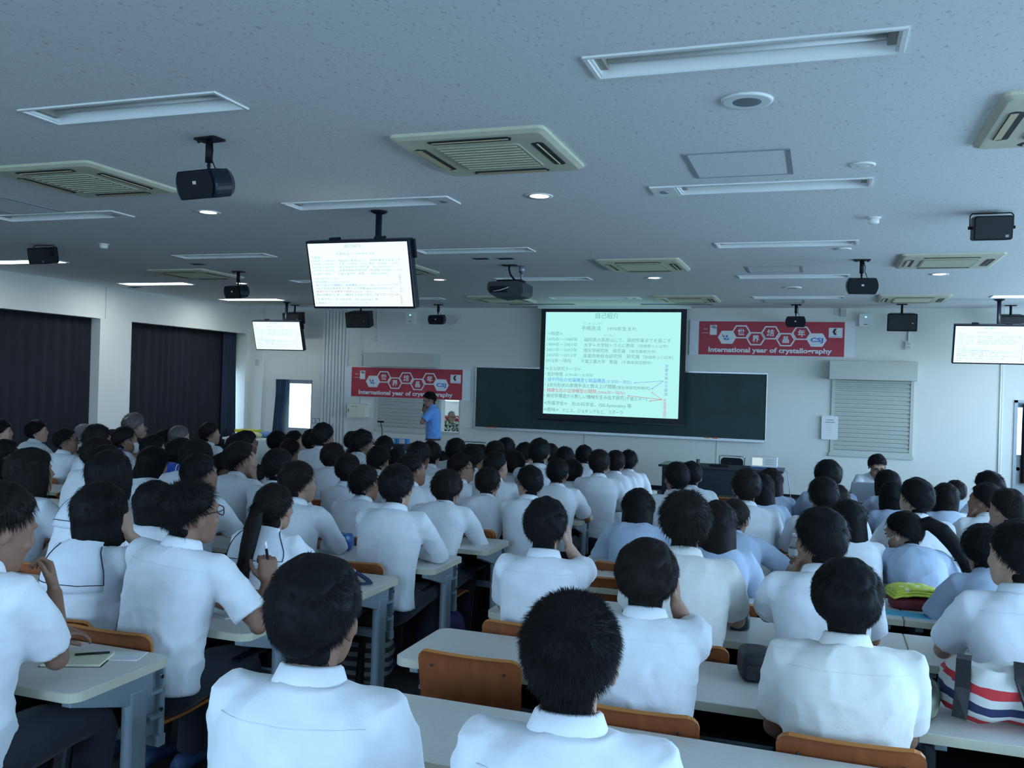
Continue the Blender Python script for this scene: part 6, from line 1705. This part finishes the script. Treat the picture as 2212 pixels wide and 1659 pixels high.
def stripes(name, cols, scale, axis='X', dist=1.2):
    m, nt, b = new_mat(name); b.inputs['Roughness'].default_value = .85
    tc = nt.nodes.new('ShaderNodeTexCoord'); w = nt.nodes.new('ShaderNodeTexWave'); w.bands_direction = axis; w.wave_profile = 'SAW'
    w.inputs['Scale'].default_value = scale; w.inputs['Distortion'].default_value = dist; w.inputs['Detail'].default_value = 1.0; w.inputs['Detail Scale'].default_value = .8
    r = nt.nodes.new('ShaderNodeValToRGB'); r.color_ramp.interpolation = 'CONSTANT'
    els = r.color_ramp.elements
    while len(els) < len(cols): els.new(.5)
    for i, (e, c) in enumerate(zip(els, cols)): e.position = i / len(cols); e.color = (*c, 1)
    nt.links.new(tc.outputs['Object'], w.inputs['Vector']); nt.links.new(w.outputs['Fac'], r.inputs['Fac']); nt.links.new(r.outputs['Color'], b.inputs['Base Color'])
    return m
WH, RD, NV = (.62, .62, .60), (.52, .03, .04), (.02, .03, .09)
M['stripe1'] = stripes('duffel_stripes', [WH, RD, WH, NV, WH, RD, WH], 2.1, 'Z', 4.0)
M['stripe2'] = stripes('pouch_stripes', [(.72, .72, .74), (.60, .05, .08)], 5.5, 'X', .6)
M['camo'] = ramp_mat('camouflage', 'ShaderNodeTexNoise', [(.50, (.02, .025, .02)), (.58, (.07, .08, .05)), (.68, (.24, .25, .17))], .8, Scale=11.0, Detail=1.0)
M['dotted'] = ramp_mat('case_print', 'ShaderNodeTexVoronoi', [(.25, (.04, .035, .04)), (.38, (.55, .50, .50))], .7, Scale=46.0)
M['towel'] = ramp_mat('towel_lime', 'ShaderNodeTexVoronoi', [(.25, (.82, .84, .62)), (.40, (.62, .66, .06)), (.7, (.70, .74, .12))], .95, Scale=24.0)
M['navyc'] = mat('navy_canvas', (.015, .025, .10), .8, bump=.3, bscale=90)
M['nylon'] = mat('black_nylon', (.012, .012, .016), .55, bump=.4, bscale=60)
M['tealc'] = mat('teal_case', (.02, .06, .075), .45)
M['blueplaid'] = ramp_mat('blue_print', 'ShaderNodeTexVoronoi', [(.2, (.45, .58, .68)), (.4, (.05, .18, .42)), (.7, (.03, .08, .28))], .7, Scale=20.0)

def blob(name, size, m, loc, rz, label, cat, e=.55, amp=.012, seed=0, parts=None):
    """soft bag: superellipsoid with creases"""
    t = empty(name, loc, R(rz), label, cat)
    mb = MB(); n, k = 36, 20; rings = []
    sg = lambda v, p: math.copysign(abs(v) ** p, v)
    for i in range(k + 1):
        a = -math.pi / 2 + math.pi * (i + .01) / (k + .02); ring = []
        for j in range(n):
            b = 2 * math.pi * j / n
            p = Vector((size[0] * sg(math.cos(a), e) * sg(math.cos(b), e), size[1] * sg(math.cos(a), e) * sg(math.sin(b), e), size[2] * sg(math.sin(a), e)))
            d = noise.noise(p * 9 + Vector((seed, 0, 0))) + .6 * noise.noise(p * 22 + Vector((0, seed, 0)))
            p += p.normalized() * amp * d
            p.z = max(p.z + size[2], .001); ring.append(p)
        rings.append(ring)
    mb.loft(rings); mb.build('body', m, t, smooth=True)
    return t
DZ = lambda y: floor_z(y - .2) + DESK_H
def strap(parent, pts, w, m, name='strap', th=.004):
    mb = MB(); rings = []; pts = [Vector(p) for p in pts]
    for i, p in enumerate(pts):
        t = (pts[min(i + 1, len(pts) - 1)] - pts[max(i - 1, 0)]).normalized(); sd = t.cross(Vector((0, 0, 1))); sd = sd.normalized() if sd.length > .05 else Vector((1, 0, 0)); nn = sd.cross(t)
        rings.append([p + sd * w - nn * th, p + sd * w + nn * th, p - sd * w + nn * th, p - sd * w - nn * th])
    return mb.loft(rings).build(name, m, parent)

y = 3.27; t = blob('duffel_bag', (.20, .12, .085), M['stripe1'], (.58, y, DZ(3.49)), 4, 'duffel bag with red, white and navy stripes beside the camouflage case', 'bag', .75, .034, 3)
strap(t, [(-.15, -.13, .03), (-.14, -.115, .12), (-.12, -.03, .185), (-.10, .05, .18), (-.10, .12, .10)], .022, M['nylon']); strap(t, [(.09, .10, .12), (.06, .0, .185), (.04, -.09, .16), (.05, -.135, .08), (.09, -.14, .01)], .026, M['nylon'])
y = 3.20; t = blob('pencil_case', (.062, .11, .06), M['camo'], (.33, y, DZ(3.49)), -4, 'camouflage pencil case with a metal eyelet by the striped duffel bag', 'pencil case', .8, .008, 5)
q = MB(); q.lathe([(.008, 0), (.014, 0), (.014, .004), (.008, .004)], 16, Matrix.Translation((.0, -.112, .062)) @ Matrix.Rotation(R(90), 4, 'X'), cap=False); q.build('eyelet', M['chrome'], t)
y = 3.36; t = blob('camera_pouch', (.055, .085, .055), M['nylon'], (-.20, y, DZ(3.49)), 12, 'black nylon pouch on the desk beside the broad white shirt', 'pouch', .45, .004, 7)
q = MB(); q.prism(rrect(-.04, .02, .04, .07, .01), -.093, -.085, 'y'); q.build('front_pocket', M['nylon'], t)
t = blob('pencil_case', (.042, .075, .036), M['tealc'], (-.315, 4.10, DZ(4.31)), 8, 'dark teal boxy pencil case in front of the spiky-haired student', 'pencil case', .4, .003, 9)
t = blob('pencil_case', (.085, .036, .033), M['dotted'], (-.29, 5.00, DZ(5.08)), -30, 'white pencil case with black print beside the girl with long hair', 'pencil case', .7, .004, 4)
strap(t, [(-.09, 0, .03), (-.11, -.01, .02), (-.12, -.02, .005)], .008, M['wood_e'], 'zip_pull')
def sheet(name, x, y, w, d, desk, rz, m, label, cat, th=.002, lines=4, lm=None):
    t = empty(name, (x, y, DZ(desk)), R(rz), label, cat)
    q = MB(); q.box(-w / 2, -d / 2, 0, w / 2, d / 2, th); q.build('page', m, t)
    for k in range(lines):
        q = MB(); q.box(-w * .4, d * .36 - k * d * .2 - .002, th, w * (.4 - .12 * (k % 2)), d * .36 - k * d * .2 + .002, th + .0006); q.build('printed_line', lm or M['hood'], t)
    return t
sheet('printed_card', -.31, 4.76, .09, .07, 5.08, -8, M['paper'], 'small printed card in front of the printed pencil case', 'card')
sheet('printed_card', -.24, 6.17, .13, .18, 6.57, 5, M['paper'], 'card with blue stripe beside the empty chair', 'card', lm=mat('print_blue', (.05, .30, .55), .5))
sheet('handout', .36, 5.62, .20, .26, 5.83, 20, M['paper'], 'printed handout beside the girl with the swung ponytail', 'paper', lines=5)
sheet('blue_folder', .42, 4.74, .22, .10, 5.08, -6, mat('folder_sky', (.10, .45, .66), .4), 'sky blue folder under the lime towel', 'folder', .004, 0)
sheet('handout', -.55, 4.18, .2, .28, 4.31, 10, M['paper'], 'printed handout beside the dark teal pencil case', 'paper', lines=5)
sheet('handout', -2.42, 3.36, .21, .26, 3.50, -20, M['paper'], 'printed handout in front of the student with the raised pen', 'paper', lines=5, lm=mat('print_cyan', (.05, .35, .5), .5))
sheet('handout', -2.0 + .75, 5.62, .2, .14, 5.83, 0, mat('paper_mint', (.45, .70, .66), .6), 'mint green sheet beside the girl with shoulder-length hair', 'paper', lines=2)
for i, (x, y, d, rz, lab) in enumerate(((-3.4, 4.15, 4.33, 12, 'handout on the curtain-side desk beside the swinging ponytail'), (-3.0, 4.9, 5.07, -8, 'handout in front of the student in blue-white long sleeves'), (.1, 7.0, 7.32, 8, 'handout on the seventh door-side desk counted from the last'), (-.1, 7.75, 8.07, -6, 'handout on the third door-side desk from the blackboard'), (-.2, 8.5, 8.82, 4, 'handout on the second door-side desk from the blackboard'), (-2.0, 8.1, 8.26, 6, 'handout on the third curtain-side desk from the blackboard'))):
    sheet('handout', x, y, .2, .28, d, rz, M['paper'], lab, 'paper', lines=4)
# lime towel on a dark red pouch
t = blob('pouch', (.11, .075, .03), mat('pouch_red', (.16, .01, .02), .6), (.46, 4.90, DZ(5.08)), 10, 'dark red pouch under the lime towel', 'pouch', .5, .004, 2)
t = empty('hand_towel', (.47, 4.91, DZ(5.08) + .062), R(14), 'lime and white folded hand towel on a dark red pouch', 'towel')
for k in range(3):
    mb = MB(); vs = []; fs = []; nx, ny = 18, 12; z0 = k * .013
    for s in (0, 1):
        for i in range(nx + 1):
            for j in range(ny + 1):
                u, v = -1 + 2 * i / nx, -1 + 2 * j / ny
                z = z0 + .012 * (1 - u * u) - .018 * max(0, abs(u) - .7) + .005 * noise.noise(Vector((u * 3, v * 3, k * 4))) + (.011 if s else 0)
                vs.append((u * (.125 - .006 * k), v * (.085 - .004 * k), z))
    n = (nx + 1) * (ny + 1)
    for s in (0, 1):
        for i in range(nx):
            for j in range(ny):
                a = s * n + i * (ny + 1) + j; fs.append((a, a + 1, a + ny + 2, a + ny + 1))
    for i in range(nx): fs += [(i * (ny + 1), (i + 1) * (ny + 1), n + (i + 1) * (ny + 1), n + i * (ny + 1)), (i * (ny + 1) + ny, (i + 1) * (ny + 1) + ny, n + (i + 1) * (ny + 1) + ny, n + i * (ny + 1) + ny)]
    for j in range(ny): fs += [(j, j + 1, n + j + 1, n + j), (nx * (ny + 1) + j, nx * (ny + 1) + j + 1, n + nx * (ny + 1) + j + 1, n + nx * (ny + 1) + j)]
    mb.add(vs, fs).build('towel_layer', M['towel'], t, smooth=True)
# striped pouch with navy strap on the aisle desk
t = blob('drawstring_pouch', (.20, .085, .03), M['stripe2'], (-2.48, 4.20, DZ(4.33)), -18, 'red and white striped pouch with a navy strap on the aisle desk', 'pouch', .6, .010, 6)
strap(t, [(.12, .03, .055), (.20, .05, .03), (.28, .04, .012), (.345, .0, .010), (.33, -.04, .010), (.25, -.06, .010), (.16, -.05, .03), (.10, -.03, .055)], .013, M['navyc'])
q = MB(); q.ball((.11, 0, .04), (.07, .07, .03), 14, 8); q.build('navy_end', M['navyc'], t, smooth=True)
blob('lunch_bag', (.07, .06, .055), M['blueplaid'], (-2.78, 5.02 - .12, DZ(5.07)), 15, 'blue and white printed lunch bag beside the collared student', 'bag', .6, .01, 8)
# open notebook on the last curtain-side desk
t = empty('notebook', (-2.46, 2.50, DZ(2.68)), R(24), 'open cream notebook with a pen on the last aisle desk', 'notebook')
for s in (-1, 1):
    q = MB(); q.box(min(0, s * .10), -.075, 0, max(0, s * .10), .075, .009); q.build('page_block', mat('cream_page%d' % s, (.66, .66, .48), .7), t, bevel=.002)
q = MB(); q.tube([(-.02, .02, .014), (.09, .05, .014)], .004, 8); q.build('pen', M['black'], t, smooth=True)
q = MB(); q.box(-.105, -.08, -.002, .105, .08, 0); q.build('cover', M['black'], t)
sheet('handout', -2.36, 2.60, .15, .10, 2.68, 20, M['paper'], 'loose white slip beside the open notebook', 'paper', lines=2)
# bottle
t = empty('water_bottle', (-.13, 5.95, DZ(6.57) if False else DZ(5.83)), 0, 'clear plastic water bottle on a door-side desk', 'bottle')
t.location.y = 5.72
q = MB(); q.lathe([(.001, 0), (.031, .002), (.032, .06), (.029, .07), (.032, .08), (.032, .14), (.012, .185), (.012, .20), (.001, .2)], 18); q.build('body', gl, t, smooth=True)
q = MB(); q.lathe([(.014, .195), (.014, .215), (.001, .215)], 14); q.build('cap', M['bwhite'], t, smooth=True)
q = MB(); q.lathe([(.0325, .085), (.0325, .125)], 18, cap=False); q.build('label_band', M['bwhite'], t, smooth=True)
# pen in the raised hand of the student with glasses
pr = PEOPLE['a34']; A_ = _pose[(('u6', -22, 'pen', 1.0), 'm', 1)]['sk']
S_, E_, W_, hd, bk, cu = A_['arms'][1]
mx = Matrix.Translation(pr.location) @ Matrix.Rotation(pr.rotation_euler.z, 4, 'Z') @ Matrix.Scale(pr.scale.x, 4)
pc = mx @ (W_ + hd.normalized() * .07)
t = empty('marker_pen', pc, 0, 'black and white pen held up by the student with glasses', 'pen')
q = MB(); q.tube([(.01, 0, -.03), (-.01, 0, .07)], .006, 8); q.build('barrel', M['black'], t, smooth=True)
q = MB(); q.tube([(-.01, 0, .07), (-.015, 0, .10)], .0055, 8); q.build('cap', M['bwhite'], t, smooth=True)
# bags under desks near the aisle
blob('school_bag', (.16, .12, .15), mat('bag_purple', (.05, .03, .14), .6, var=.3, scale=12), (-2.25, 5.25, floor_z(5.2)), 20, 'dark purple school bag on the floor by the centre aisle', 'bag', .6, .015, 12)
blob('school_bag', (.17, .11, .15), stripes('bag_stripes', [(.03, .03, .03), (.22, .22, .22)], 6, 'Z', .3), (-2.45, 4.62, floor_z(4.6)), 10, 'grey and black striped school bag under an aisle desk', 'bag', .6, .012, 14)

bpy.data.scenes.remove(_lab)
for _m in [m for m in bpy.data.meshes if m.users == 0]: bpy.data.meshes.remove(_m)
